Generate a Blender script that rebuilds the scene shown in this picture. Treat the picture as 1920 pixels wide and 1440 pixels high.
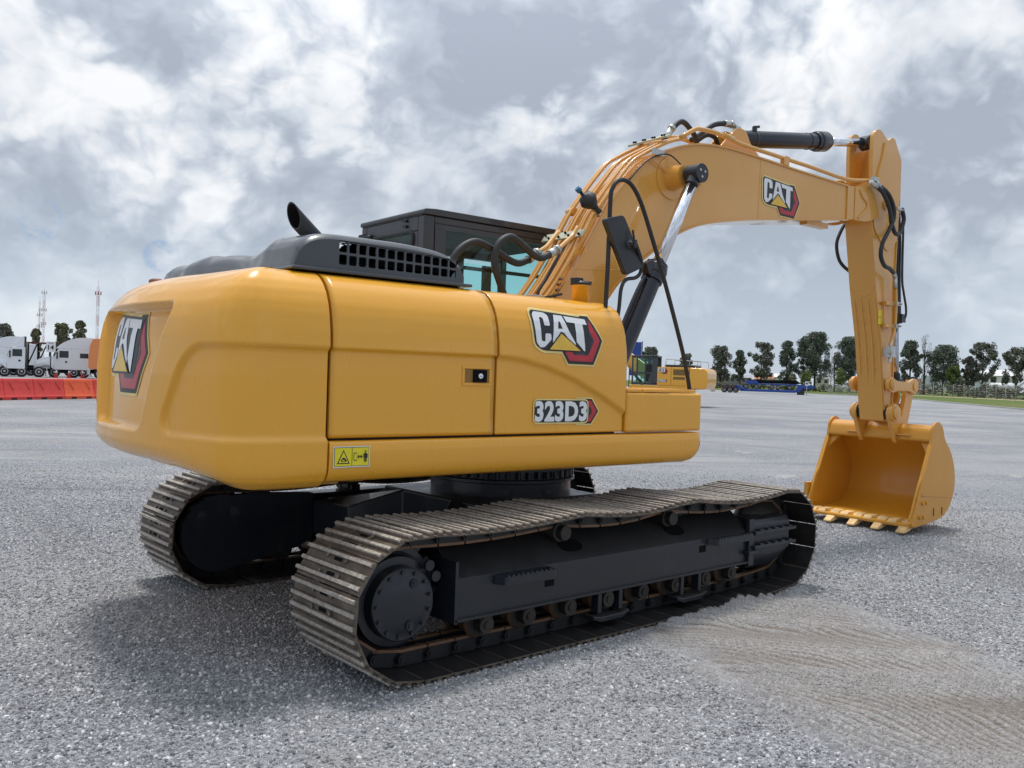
import bpy, bmesh, math, random
from math import sin, cos, pi, radians, atan2, sqrt, hypot
from mathutils import Vector, Matrix
random.seed(7)
S = bpy.context.scene
for o in list(bpy.data.objects): bpy.data.objects.remove(o)
COL = S.collection

# ------------------------------------------------------------------ camera
CAM = Vector((-4.201, -5.4541, 1.6474)); YAW, PITCH, ROLL, FPX = .8934, -.0103, .0315, 1637.03
fw = Vector((cos(YAW)*cos(PITCH), sin(YAW)*cos(PITCH), sin(PITCH)))
rt = fw.cross(Vector((0, 0, 1))).normalized(); up = rt.cross(fw)
r2 = cos(ROLL)*rt + sin(ROLL)*up; u2 = -sin(ROLL)*rt + cos(ROLL)*up
cd = bpy.data.cameras.new('camera'); cam = bpy.data.objects.new('camera', cd); COL.objects.link(cam)
cam.matrix_world = Matrix(((r2.x, u2.x, -fw.x, CAM.x), (r2.y, u2.y, -fw.y, CAM.y), (r2.z, u2.z, -fw.z, CAM.z), (0, 0, 0, 1)))
cd.sensor_fit = 'HORIZONTAL'; cd.sensor_width = 36; cd.lens = 36*FPX/1920; cd.clip_start = .05; cd.clip_end = 5000
S.camera = cam

# ------------------------------------------------------------------ light
SUN_DIR = Vector((.10, .20, .97)).normalized()
sd = bpy.data.lights.new('sun', 'SUN'); sd.energy = 2.4; sd.angle = radians(11); sd.color = (1, .96, .90)
sun = bpy.data.objects.new('sun', sd); COL.objects.link(sun)
sun.rotation_euler = SUN_DIR.to_track_quat('Z', 'Y').to_euler()
S.view_settings.view_transform = 'Standard'; S.view_settings.look = 'None'
S.view_settings.exposure = 0.10; S.view_settings.gamma = 1

def build_world():
    w = bpy.data.worlds.new('World'); S.world = w; w.use_nodes = True
    w.cycles.sampling_method = 'MANUAL'; w.cycles.sample_map_resolution = 512
    nt = w.node_tree; nt.nodes.clear(); N = nt.nodes.new; L = nt.links.new
    def math_(op, a, b=None, c=None, clamp=False):
        n = N('ShaderNodeMath'); n.operation = op; n.use_clamp = clamp
        for i, v in enumerate((a, b, c)):
            if v is None: continue
            if isinstance(v, (int, float)): n.inputs[i].default_value = v
            else: L(v, n.inputs[i])
        return n.outputs[0]
    def vmath(op, a, b=None, scale=None):
        n = N('ShaderNodeVectorMath'); n.operation = op
        for i, v in enumerate((a, b)):
            if v is None: continue
            if isinstance(v, (tuple, list)): n.inputs[i].default_value = v
            else: L(v, n.inputs[i])
        if scale is not None:
            if isinstance(scale, (int, float)): n.inputs['Scale'].default_value = scale
            else: L(scale, n.inputs['Scale'])
        return n.outputs['Value'] if op in ('DOT_PRODUCT', 'LENGTH') else n.outputs[0]
    def noise(vec, scale, detail, rough, lac=2.0):
        n = N('ShaderNodeTexNoise'); n.noise_dimensions = '3D'
        n.inputs['Scale'].default_value = scale; n.inputs['Detail'].default_value = detail
        n.inputs['Roughness'].default_value = rough; n.inputs['Lacunarity'].default_value = lac
        L(vec, n.inputs['Vector']); return n
    def mrange(v, a, b, c, d, smooth=False):
        n = N('ShaderNodeMapRange'); n.interpolation_type = 'SMOOTHSTEP' if smooth else 'LINEAR'
        L(v, n.inputs[0])
        for i, x in enumerate((a, b, c, d)): n.inputs[1+i].default_value = x
        return n.outputs[0]
    def mix(f, a, b):
        n = N('ShaderNodeMix'); n.data_type = 'RGBA'
        if isinstance(f, float): n.inputs[0].default_value = f
        else: L(f, n.inputs[0])
        for i, v in ((6, a), (7, b)):
            if isinstance(v, tuple): n.inputs[i].default_value = (*v, 1)
            else: L(v, n.inputs[i])
        return n.outputs[2]
    tc = N('ShaderNodeTexCoord'); d = tc.outputs['Generated']
    sep = N('ShaderNodeSeparateXYZ'); L(d, sep.inputs[0]); dz = math_('MAXIMUM', sep.outputs[2], 0.0)
    sky = N('ShaderNodeTexSky'); sky.sky_type = 'NISHITA'; sky.sun_disc = False
    sky.sun_elevation = math.asin(SUN_DIR.z); sky.sun_rotation = atan2(SUN_DIR.x, SUN_DIR.y)
    sky.air_density = 1.2; sky.dust_density = 1.5; sky.altitude = 2200
    # billowing cloud cover: noise over the view direction, squeezed towards the horizon
    sx, sy = sep.outputs[0], sep.outputs[1]
    P = N('ShaderNodeCombineXYZ'); L(sx, P.inputs[0]); L(sy, P.inputs[1]); L(math_('MULTIPLY', dz, CLOUD['zs']), P.inputs[2])
    P = vmath('ADD', P.outputs[0], CLOUD['off'])
    warp = noise(P, 3.0, 5, .55)
    Pw = vmath('ADD', P, vmath('SCALE', vmath('SUBTRACT', warp.outputs['Color'], (.5, .5, .5)), None, CLOUD['wp']))
    big = noise(Pw, CLOUD['s1'], 2.0, .45).outputs[0]
    def bil(vec, sc):                             # folded noise gives rounded cauliflower heads with dark creases
        tot = None
        for k, (m, w) in enumerate(((1, .40), (2.1, .25), (4.3, .17), (9.1, .11), (19, .05), (39, .02))):
            q = noise(vmath('ADD', vec, (3.1*k, 1.7*k, 5.3*k)), sc*m, 0, .5).outputs[0]
            q = math_('MULTIPLY', math_('ABSOLUTE', math_('MULTIPLY_ADD', q, 2.0, -1.0)), w*2.2); tot = q if tot is None else math_('ADD', tot, q)
        return tot
    def spot(px, py, rad, full=.0):
        v = (r2*(px-960)+u2*(720-py)+fw*FPX).normalized(); q = vmath('DOT_PRODUCT', d, tuple(v)); return mrange(q, cos(radians(rad)), cos(radians(rad*full)), 0, 1, True)
    def addup(L_):
        t = None
        for q in L_: t = q if t is None else math_('ADD', t, q)
        return t
    b1 = bil(Pw, CLOUD['s2']); b2 = bil(vmath('ADD', Pw, CLOUD['ldir']), CLOUD['s2'])
    relief = math_('SUBTRACT', b1, b2)
    fine = noise(Pw, CLOUD['s2']*1.5, 10, .63).outputs[0]
    place = addup([math_('MULTIPLY', spot(*c[:3]), c[3]) for c in CLOUD['spots']])
    cover = mrange(math_('ADD', math_('MULTIPLY', math_('SUBTRACT', big, .5), 2.2), place), CLOUD['c0'], CLOUD['c1'], 0, 1, True)
    heads = mrange(math_('ADD', math_('ADD', b1, math_('MULTIPLY', math_('SUBTRACT', fine, .5), 1.3)), math_('ADD', math_('MULTIPLY', relief, CLOUD['rel']), math_('MULTIPLY', math_('SUBTRACT', cover, .5), .5))), CLOUD['h0'], CLOUD['h1'], 0, 1, True)
    soft = noise(Pw, CLOUD['s1']*1.7, 4, .5).outputs[0]
    greys = mrange(math_('ADD', soft, math_('MULTIPLY', place, .10)), .34, .70, 0, 1, True)
    bright = math_('ADD', math_('ADD', math_('MULTIPLY', greys, .34), math_('MULTIPLY', cover, CLOUD['kc'])), math_('ADD', math_('MULTIPLY', math_('MULTIPLY', heads, math_('ADD', cover, .15)), CLOUD['kh']), math_('MULTIPLY', relief, CLOUD['kr'])))
    ramp = N('ShaderNodeValToRGB'); L(bright, ramp.inputs[0]); e = ramp.color_ramp.elements
    e[0].position = 0.0; e[0].color = (.335, .375, .44, 1); e[1].position = 1; e[1].color = (.80, .805, .815, 1)
    for p, c in ((.25, (.43, .475, .54)), (.50, (.55, .59, .645)), (.78, (.69, .71, .735))):
        q = e.new(p); q.color = (*c, 1)
    # pale blue-grey veil towards the horizon
    hz = mrange(dz, 0.0, .20, 1, 0, True)
    col = mix(math_('MULTIPLY', hz, .55), ramp.outputs[0], (.50, .58, .67))
    # overhead, near the hidden sun, the cover glows brighter
    sdot = vmath('DOT_PRODUCT', d, tuple(SUN_DIR))
    glow = mrange(sdot, .45, 1.0, 1.0, 2.0, True)
    colg = vmath('SCALE', col, None, glow)
    colg = vmath('SCALE', colg, None, 10.0*CLOUD['gain'])
    # small gaps of blue sky, low on the left
    gn = noise(Pw, 22, 5, .65).outputs[0]
    g1 = math_('MAXIMUM', spot(70, 412, 1.6), spot(300, 480, 1.2)); gap = math_('MULTIPLY', mrange(gn, .46, .62, 0, .6, True), mrange(g1, .05, .55, 0, 1, True))
    out = mix(gap, colg, (2.6, 4.0, 6.2))
    bg = N('ShaderNodeBackground'); bg.inputs[1].default_value = .1; L(mix(.06, out, sky.outputs[0]), bg.inputs[0])
    wo = N('ShaderNodeOutputWorld'); L(bg.outputs[0], wo.inputs[0])
CLOUD = dict(off=(2.1, 2.2, 8.4), s1=2.0, s2=3.5, zs=1.2, h0=.3, h1=1.1, c0=-.1, c1=.5, rel=1.2, wp=.14, kc=.12, kh=.30, kr=.85, ldir=(-.04, -.04, .10), gain=1.16,
             spots=[(230, 120, 11, .5), (470, 250, 11, .45), (620, 120, 8, .35), (150, 330, 8, .2), (1330, 170, 13, .45), (1700, 60, 14, .35), (1850, 440, 6, .3), (980, 200, 8, .25),
                    (760, 430, 11, -.35), (1150, 40, 7, -.35), (1480, 520, 16, -.4), (850, 30, 8, -.2), (1180, 330, 6, -.25)])
build_world()

# ------------------------------------------------------------------ materials
class NT:
    def __init__(s, name):
        s.m = bpy.data.materials.new(name); s.m.use_nodes = True; s.nt = s.m.node_tree; s.nt.nodes.clear()
        s.out = s.N('ShaderNodeOutputMaterial'); s.b = s.N('ShaderNodeBsdfPrincipled'); s.L(s.b.outputs[0], s.out.inputs[0])
    def N(s, t): return s.nt.nodes.new(t)
    def L(s, a, b): s.nt.links.new(a, b)
    def co(s, kind='Object'): return s.N('ShaderNodeTexCoord').outputs[kind]
    def noise(s, vec, scale, detail=4, rough=.5, out=0, stretch=None):
        if stretch:
            mp = s.N('ShaderNodeMapping'); mp.inputs['Scale'].default_value = stretch; s.L(vec, mp.inputs[0]); vec = mp.outputs[0]
        n = s.N('ShaderNodeTexNoise'); n.inputs['Scale'].default_value = scale; n.inputs['Detail'].default_value = detail
        n.inputs['Roughness'].default_value = rough; s.L(vec, n.inputs['Vector']); return n.outputs[out]
    def vor(s, vec, scale, out='Distance', feature='F1'):
        n = s.N('ShaderNodeTexVoronoi'); n.feature = feature; n.inputs['Scale'].default_value = scale; s.L(vec, n.inputs['Vector']); return n.outputs[out]
    def rng(s, v, a, b, c, d, smooth=False):
        n = s.N('ShaderNodeMapRange'); n.interpolation_type = 'SMOOTHSTEP' if smooth else 'LINEAR'; s.L(v, n.inputs[0])
        for i, x in enumerate((a, b, c, d)): n.inputs[1+i].default_value = x
        return n.outputs[0]
    def math(s, op, a, b=None):
        n = s.N('ShaderNodeMath'); n.operation = op
        for i, v in enumerate((a, b)):
            if v is None: continue
            if isinstance(v, (int, float)): n.inputs[i].default_value = v
            else: s.L(v, n.inputs[i])
        return n.outputs[0]
    def mix(s, f, a, b, blend='MIX'):
        n = s.N('ShaderNodeMix'); n.data_type = 'RGBA'; n.blend_type = blend
        if isinstance(f, (int, float)): n.inputs[0].default_value = f
        else: s.L(f, n.inputs[0])
        for i, v in ((6, a), (7, b)):
            if isinstance(v, tuple): n.inputs[i].default_value = (*v[:3], 1)
            else: s.L(v, n.inputs[i])
        return n.outputs[2]
    def ramp(s, v, stops, interp='LINEAR'):
        n = s.N('ShaderNodeValToRGB'); n.color_ramp.interpolation = interp; s.L(v, n.inputs[0]); e = n.color_ramp.elements
        e[0].position, e[0].color = stops[0][0], (*stops[0][1], 1); e[1].position, e[1].color = stops[-1][0], (*stops[-1][1], 1)
        for p, c in stops[1:-1]: q = e.new(p); q.color = (*c, 1)
        return n.outputs[0]
    def bump(s, h, strength, dist=.01, prev=None):
        n = s.N('ShaderNodeBump'); n.inputs['Strength'].default_value = strength; n.inputs['Distance'].default_value = dist
        s.L(h, n.inputs['Height'])
        if prev: s.L(prev, n.inputs['Normal'])
        s.L(n.outputs[0], s.b.inputs['Normal']); return n.outputs[0]
    def set(s, **k):
        for a, v in k.items():
            i = s.b.inputs[a.replace('_', ' ')]
            if isinstance(v, (int, float, tuple)): i.default_value = (*v, 1) if isinstance(v, tuple) and len(v) == 3 else v
            else: s.L(v, i)
        return s

def paint(name, c, rough=.3, coat=.5, dirt=.12, dirt_skyc=(.32, .27, .2), wav=.25, metallic=0, top=0, coat_rough=.035, spec=.5):
    t = NT(name); co = t.co()
    n1 = t.noise(co, 1.7, 5, .6); n2 = t.noise(co, 34, 4, .6)
    n3 = t.noise(co, 9, 5, .65, stretch=(1, 1, .25))
    col = t.mix(t.rng(n1, .35, .7, 0, dirt*.5), c, tuple(x*.82 for x in c))
    f = t.math('MULTIPLY', t.rng(n3, .52, .78, 0, 1, True), t.rng(n2, .4, .65, .3, 1))
    col = t.mix(t.math('MULTIPLY', f, dirt), col, dirt_skyc)
    scr = t.noise(co, 3.0, 6, .7, stretch=(1, 1, 22)); col = t.mix(t.math('MULTIPLY', t.rng(scr, .60, .72, 0, 1, True), dirt*.9), col, dirt_skyc)
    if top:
        g_ = t.N('ShaderNodeNewGeometry'); sn = t.N('ShaderNodeSeparateXYZ'); t.L(g_.outputs['Normal'], sn.inputs[0]); col = t.mix(t.math('MULTIPLY', t.rng(sn.outputs[2], .3, .9, 0, top), t.rng(n1, .3, .65, .45, 1)), col, dirt_skyc)  # paler dusty tone on upward faces also stands in for sky light there
    t.set(Base_Color=col, Roughness=t.rng(n3, .3, .8, rough*.85, min(1, rough*1.5)), Metallic=metallic,
          Coat_Weight=coat, Coat_Roughness=coat_rough, Specular_IOR_Level=spec)
    w = t.noise(co, 2.2, 2, .5)
    b = t.bump(w, wav, .012); t.bump(n2, .06, .002, b)
    return t.m
def plain(name, c, rough=.5, metallic=0, var=.15, bump=0, bscale=40, emit=None):
    t = NT(name); co = t.co(); n = t.noise(co, 6, 5, .6)
    t.set(Base_Color=t.mix(t.rng(n, .3, .7, 0, 1), tuple(x*(1-var) for x in c), tuple(min(1, x*(1+var)) for x in c)), Roughness=rough, Metallic=metallic)
    if bump: t.bump(t.noise(co, bscale, 4, .6), bump, .003)
    return t.m

YEL = paint('yellow_paint', (.84, .398, .021), .28, .65, .16, (.55, .36, .16))
YEL_ARM = paint('yellow_arm_paint', (.72, .352, .055), .34, .85, .22, (.50, .36, .2), wav=.08)
YEL_BUCKET = paint('bucket_yellow', (.66, .30, .022), .36, .35, .25, (.42, .24, .08), wav=.2)
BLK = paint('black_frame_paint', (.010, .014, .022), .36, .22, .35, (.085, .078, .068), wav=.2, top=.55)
COVER = paint('grey_black_cover', (.045, .052, .062), .34, .45, .25, (.16, .15, .14), wav=.5)
CABB = paint('cab_dark_grey', (.035, .037, .041), .38, .35, .2, (.12, .11, .10), wav=.1)
CYL = paint('cylinder_black', (.006, .009, .020), .30, .25, .05, wav=.05)
RUB = plain('rubber_hose', (.022, .023, .024), .55, 0, .3, .15, 120)
DARK = plain('dark_interior', (.008, .008, .009), .8)
DARK.node_tree.nodes['Principled BSDF'].inputs['Specular IOR Level'].default_value = .08
CHROME = plain('chrome_rod', (.82, .84, .88), .10, 1, .03)
STEEL = plain('zinc_fitting', (.55, .55, .52), .35, .9, .2, .1, 60)
ZINC = plain('iridescent_zinc_plate', (.62, .60, .42), .35, .55, .25)
GASK = plain('seam_black', (.012, .010, .008), .7)
RUST = plain('worn_rust_rail', (.20, .115, .07), .5, .35, .35, .3, 60)
def steel_shoe():
    t = NT('track_shoe_steel'); co = t.co(); g = t.N('ShaderNodeNewGeometry')
    oi = t.N('ShaderNodeObjectInfo')
    mp = t.N('ShaderNodeVectorMath'); mp.operation = 'ADD'; t.L(co, mp.inputs[0])
    cb = t.N('ShaderNodeCombineXYZ'); t.L(t.math('MULTIPLY', oi.outputs['Random'], 37.0), cb.inputs[0]); t.L(cb.outputs[0], mp.inputs[1]); v = mp.outputs[0]
    n1 = t.noise(v, 7, 6, .65); n2 = t.noise(v, 45, 5, .7); n3 = t.noise(v, 14, 4, .6, stretch=(3, .6, 3))
    c = t.ramp(n1, ((.28, (.055, .045, .038)), (.5, (.13, .105, .083)), (.72, (.23, .18, .14))))
    c = t.mix(t.rng(n3, .52, .72, 0, .6, True), c, (.20, .185, .165))
    sx = t.N('ShaderNodeSeparateXYZ'); t.L(co, sx.inputs[0])
    tip = t.rng(t.math('ADD', sx.outputs[2], t.math('MULTIPLY', t.math('SUBTRACT', n2, .5), .012)), .020, .029, 0, 1, True)
    c = t.mix(t.math('MULTIPLY', tip, .85), c, t.mix(t.rng(n2, .35, .7, 0, 1), (.30, .27, .235), (.66, .62, .56)))
    t.set(Base_Color=c, Roughness=t.rng(n2, .3, .7, .42, .72), Metallic=.35)
    t.bump(n2, .5, .004); return t.m
SHOE = steel_shoe()
SHOEIN = plain('shoe_inner_face', (.026, .025, .025), .5, .3, .5, .3, 30)
LINK = plain('track_link_black', (.022, .022, .024), .45, .3, .4, .3, 50)

def glass(name, tint):
    m = bpy.data.materials.new(name); m.use_nodes = True; nt = m.node_tree; nt.nodes.clear(); N = nt.nodes.new; L = nt.links.new
    o = N('ShaderNodeOutputMaterial'); mx = N('ShaderNodeMixShader'); tr = N('ShaderNodeBsdfTransparent'); gl = N('ShaderNodeBsdfGlossy')
    fr = N('ShaderNodeFresnel'); fr.inputs[0].default_value = 1.45; g = N('ShaderNodeNewGeometry'); inv = N('ShaderNodeMath'); inv.operation = 'SUBTRACT'; inv.inputs[0].default_value = 1; L(g.outputs['Backfacing'], inv.inputs[1])
    mu = N('ShaderNodeMath'); mu.operation = 'MULTIPLY'; L(fr.outputs[0], mu.inputs[0]); L(inv.outputs[0], mu.inputs[1])
    tr.inputs[0].default_value = (*[c**.5 for c in tint], 1); gl.inputs['Roughness'].default_value = .01
    L(mu.outputs[0], mx.inputs[0]); L(tr.outputs[0], mx.inputs[1]); L(gl.outputs[0], mx.inputs[2]); L(mx.outputs[0], o.inputs[0])
    return m
GLASS = glass('tinted_cab_glass', (.70, 1.0, .97))
DGLASS = plain('dark_window', (.03, .045, .05), .08)
WHITE = plain('white_lettering', (.80, .82, .84), .35, 0, .03)
INK = plain('black_lettering', (.016, .017, .019), .4)
REDI = plain('red_decal', (.50, .025, .04), .3, 0, .15)
YELI = plain('yellow_decal', (.80, .50, .06), .35, 0, .12)
PALE = plain('pale_outline', (.85, .66, .25), .4)
WARNY = plain('warning_yellow', (.82, .70, .02), .35, 0, .03)
def hexmat():
    t = NT('honeycomb_decal'); co = t.co(); d = t.vor(co, 55)
    t.set(Base_Color=t.ramp(d, ((.3, (.012, .013, .016)), (.7, (.05, .055, .065)))), Roughness=.35); return t.m
HEXM = hexmat()
REDP = plain('red_barrier_plastic', (.62, .045, .035), .45, 0, .12)
ORAP = plain('orange_barrier_plastic', (.75, .10, .03), .45, 0, .12)
BARM = plain('barrier_dark_slot', (.06, .012, .012), .8)
WTRUCK = plain('white_truck_paint', (.80, .83, .86), .3, 0, .04)
OTRUCK = plain('orange_truck_paint', (.80, .27, .09), .3, 0, .06)
TYRE = plain('tyre_rubber', (.02, .02, .021), .8)
RIM = plain('aluminium_rim', (.6, .6, .6), .35, .6)
GALV = plain('galvanised_steel', (.42, .44, .45), .5, .4)
BLUE = plain('blue_trailer_paint', (.015, .06, .30), .35, 0, .15)
CONC = plain('concrete', (.42, .40, .37), .85, 0, .15)
TERRA = plain('terracotta_roof', (.52, .22, .12), .8)
BARK = plain('bark', (.075, .058, .045), .9, 0, .3)
REDW = plain('tower_red', (.42, .08, .06), .6)
WHTW = plain('tower_white', (.7, .7, .7), .6)

# ------------------------------------------------------------------ mesh helpers
def addf(bm, vs, mi=0, smooth=False):
    try: f = bm.faces.new(vs)
    except ValueError: return None
    f.material_index = mi; f.smooth = smooth; return f
def box(bm, c, s, mi=0, rot=None):
    c = Vector(c); h = Vector(s)/2; vs = []
    for z in (-1, 1):
        for y in (-1, 1):
            for x in (-1, 1):
                p = Vector((x*h.x, y*h.y, z*h.z))
                if rot is not None: p = rot @ p
                vs.append(bm.verts.new(c+p))
    for q in ((0, 2, 3, 1), (4, 5, 7, 6), (0, 1, 5, 4), (2, 6, 7, 3), (0, 4, 6, 2), (1, 3, 7, 5)): addf(bm, [vs[i] for i in q], mi)
def bx(bm, x0, x1, y0, y1, z0, z1, mi=0): box(bm, ((x0+x1)/2, (y0+y1)/2, (z0+z1)/2), (x1-x0, y1-y0, z1-z0), mi)
def prism(bm, pts, y0, y1, mi=0, f=None):
    """polygon of (x,z) extruded along y (f maps (x,y,z) to a point)"""
    f = f or (lambda x, y, z: Vector((x, y, z)))
    a = [bm.verts.new(f(x, y0, z)) for x, z in pts]; b = [bm.verts.new(f(x, y1, z)) for x, z in pts]; n = len(pts)
    addf(bm, a, mi); addf(bm, b[::-1], mi)
    for i in range(n): addf(bm, [a[i], b[i], b[(i+1) % n], a[(i+1) % n]], mi)
def frame_of(d):
    d = d.normalized(); a = Vector((0, 0, 1)) if abs(d.z) < .9 else Vector((1, 0, 0))
    u = d.cross(a).normalized(); return u, d.cross(u).normalized()
def cyl(bm, p0, p1, r, r1=None, n=20, mi=0, cap=True, smooth=True):
    p0 = Vector(p0); p1 = Vector(p1); r1 = r if r1 is None else r1; u, v = frame_of(p1-p0); A = []; B = []
    for i in range(n):
        a = 2*pi*i/n; w = u*cos(a)+v*sin(a); A.append(bm.verts.new(p0+w*r)); B.append(bm.verts.new(p1+w*r1))
    for i in range(n): addf(bm, [A[i], A[(i+1) % n], B[(i+1) % n], B[i]], mi, smooth)
    if cap: addf(bm, A[::-1], mi); addf(bm, B, mi)
def lathe(bm, p0, ax, prof, n=32, mi=0, smooth=True):
    """prof: list of (distance along ax, radius[, material])"""
    p0 = Vector(p0); ax = Vector(ax).normalized(); u, v = frame_of(ax); R = []
    for q in prof:
        R.append([bm.verts.new(p0+ax*q[0]+(u*cos(2*pi*i/n)+v*sin(2*pi*i/n))*max(q[1], 1e-4)) for i in range(n)])
    for k in range(len(R)-1):
        m = prof[k][2] if len(prof[k]) > 2 else mi
        for i in range(n): addf(bm, [R[k][i], R[k][(i+1) % n], R[k+1][(i+1) % n], R[k+1][i]], m, smooth)
    addf(bm, R[0][::-1], mi); addf(bm, R[-1], prof[-1][2] if len(prof[-1]) > 2 else mi)
def catmull(P, k=6):
    P = [Vector(p) for p in P]; Q = [P[0]*2-P[1]]+P+[P[-1]*2-P[-2]]; out = []
    for i in range(1, len(Q)-2):
        a, b, c, d = Q[i-1:i+3]
        for j in range(k):
            t = j/k; out.append(.5*((2*b)+(c-a)*t+(2*a-5*b+4*c-d)*t*t+(3*b-a-3*c+d)*t**3))
    out.append(P[-1]); return out
def tube(bm, P, r, n=10, mi=0, smooth=True, k=6, curve=True):
    P = catmull(P, k) if curve and len(P) > 2 else [Vector(p) for p in P]
    t = (P[1]-P[0]).normalized(); u, v = frame_of(t); rings = []
    for i, p in enumerate(P):
        t2 = (P[min(i+1, len(P)-1)]-P[max(i-1, 0)]).normalized()
        q = t.rotation_difference(t2); u = q @ u; v = q @ v; t = t2
        rr = r(i/(len(P)-1)) if callable(r) else r
        rings.append([bm.verts.new(p+(u*cos(2*pi*j/n)+v*sin(2*pi*j/n))*rr) for j in range(n)])
    for a, b in zip(rings, rings[1:]):
        for j in range(n): addf(bm, [a[j], a[(j+1) % n], b[(j+1) % n], b[j]], mi, smooth)
    addf(bm, rings[0][::-1], mi); addf(bm, rings[-1], mi)
def round_corners(pts, r, k=5, skip=()):
    out = []; n = len(pts)
    for i in range(n):
        p = Vector(pts[i]).to_2d() if len(pts[i]) > 2 else Vector(pts[i]); a = Vector(pts[i-1]); b = Vector(pts[(i+1) % n])
        rr = r[i] if isinstance(r, (list, tuple)) else r
        if rr <= 0: out.append(tuple(p)); continue
        da = (a-p); db = (b-p); q = min(rr, da.length*.48, db.length*.48); s = p+da.normalized()*q; e = p+db.normalized()*q
        for j in range(k+1):
            t = j/k; out.append(tuple(s*(1-t)**2+p*2*t*(1-t)+e*t*t))
    return out
def obj(name, bm, mats, parent=None, bevel=0, seg=2, smooth_angle=None, loc=None, rotz=None, recalc=True):
    if recalc: bmesh.ops.recalc_face_normals(bm, faces=bm.faces)
    me = bpy.data.meshes.new(name); bm.to_mesh(me); bm.free()
    for m in (mats if isinstance(mats, (list, tuple)) else [mats]): me.materials.append(m)
    if smooth_angle:
        for p in me.polygons: p.use_smooth = True
        me.set_sharp_from_angle(angle=radians(smooth_angle))
    o = bpy.data.objects.new(name, me); COL.objects.link(o)
    if parent: o.parent = parent
    if loc is not None: o.location = loc
    if rotz is not None: o.rotation_euler.z = rotz
    if bevel:
        md = o.modifiers.new('bevel', 'BEVEL'); md.width = bevel; md.segments = seg; md.limit_method = 'ANGLE'; md.angle_limit = radians(35); md.harden_normals = True
        for p in me.polygons: p.use_smooth = True
        me.set_sharp_from_angle(angle=radians(40))
    return o
def NB(): return bmesh.new()
def thing(name, label, cat, loc=(0, 0, 0), rotz=0, group=None):
    o = bpy.data.objects.new(name, None); o.empty_display_size = .3; COL.objects.link(o); o.location = loc; o.rotation_euler = (0, 0, rotz)
    return tag(o, label, cat, group)
def tag(o, label, cat, group=None):
    o['label'] = label; o['category'] = cat
    if group: o['group'] = group
    return o
def struct(o): o['kind'] = 'structure'; return o
def kids(o, allobs): return [c for c in allobs if c.parent == o]
def copy_tree(o, parent=None):
    src = [x for x in bpy.data.objects]
    c = o.copy(); COL.objects.link(c); c.parent = parent
    for ch in [x for x in src if x.parent == o]:
        d = copy_tree(ch, c)
    return c
def sstep(a, b, x):
    t = max(0, min(1, (x-a)/(b-a))); return t*t*(3-2*t)
def bgp(px, dist, z=0.0):
    """a spot on the yard seen from where the photographer stood: bearing and metres"""
    a = YAW - math.atan((px-960)/FPX); return Vector((CAM.x+cos(a)*dist, CAM.y+sin(a)*dist, z)), a

# ------------------------------------------------------------------ decals (flat stickers that follow a surface)
def text_polys(s, size=1.0, offset=0.0, cond=1.0, gap=1.0):
    cu = bpy.data.curves.new('t', 'FONT'); cu.body = s; cu.size = size; cu.offset = offset; cu.resolution_u = 3; cu.space_character = gap
    o = bpy.data.objects.new('t', cu); COL.objects.link(o)
    bpy.context.view_layer.update()
    me = bpy.data.meshes.new_from_object(o.evaluated_get(bpy.context.evaluated_depsgraph_get()))
    V = [(v.co.x*cond, v.co.y) for v in me.vertices]; F = [[i for i in p.vertices] for p in me.polygons]
    bpy.data.objects.remove(o); bpy.data.curves.remove(cu); bpy.data.meshes.remove(me)
    return V, F
def decal(name, layers, f, mats, parent, cut=.06, lift=.0035, step=.0012, w=1, h=1):
    """layers: ('poly', pts, mat) or ('text', (V,F), mat); pts in 0..1 units scaled by w,h; f(u,v,off) -> point"""
    bm = NB()
    for k, (kind, data, mi) in enumerate(layers):
        b2 = NB()
        if kind == 'poly':
            fc = b2.faces.new([b2.verts.new((x*w, y*h, 0)) for x, y in data]); bmesh.ops.triangulate(b2, faces=[fc])
        else:
            V, F = data; vs = [b2.verts.new((x, y, 0)) for x, y in V]
            for q in F: addf(b2, [vs[i] for i in q])
        if cut:
            for ax in (0, 1):
                vals = [v.co[ax] for v in b2.verts]; lo, hi = min(vals), max(vals); c = math.floor(lo/cut)*cut+cut
                while c < hi-1e-6:
                    p = [0, 0, 0]; p[ax] = c; nn = [0, 0, 0]; nn[ax] = 1
                    bmesh.ops.bisect_plane(b2, geom=b2.verts[:]+b2.edges[:]+b2.faces[:], plane_co=p, plane_no=nn, dist=1e-5); c += cut
        mp = {}
        for v in b2.verts: mp[v] = bm.verts.new(f(v.co.x, v.co.y, lift+k*step))
        for fc in b2.faces: addf(bm, [mp[v] for v in fc.verts], mi)
        b2.free()
    return obj(name, bm, mats, parent, recalc=False)
def poly_offset(pts, d):
    n = len(pts); out = []
    A = sum(pts[i][0]*pts[(i+1) % n][1]-pts[(i+1) % n][0]*pts[i][1] for i in range(n)); sg = 1 if A > 0 else -1
    for i in range(n):
        p0, p, p1 = Vector(pts[i-1]), Vector(pts[i]), Vector(pts[(i+1) % n])
        e0 = (p-p0).normalized(); e1 = (p1-p).normalized(); n0 = Vector((e0.y, -e0.x))*sg; n1 = Vector((e1.y, -e1.x))*sg
        b = (n0+n1); L = b.length
        b = n0 if L < .2 else b/L; c = max(.5, b.dot(n0)); q = p+b*d/c; out.append((q.x, q.y))
    return out
LOGO_W, LOGO_H = .60, .355
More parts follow.
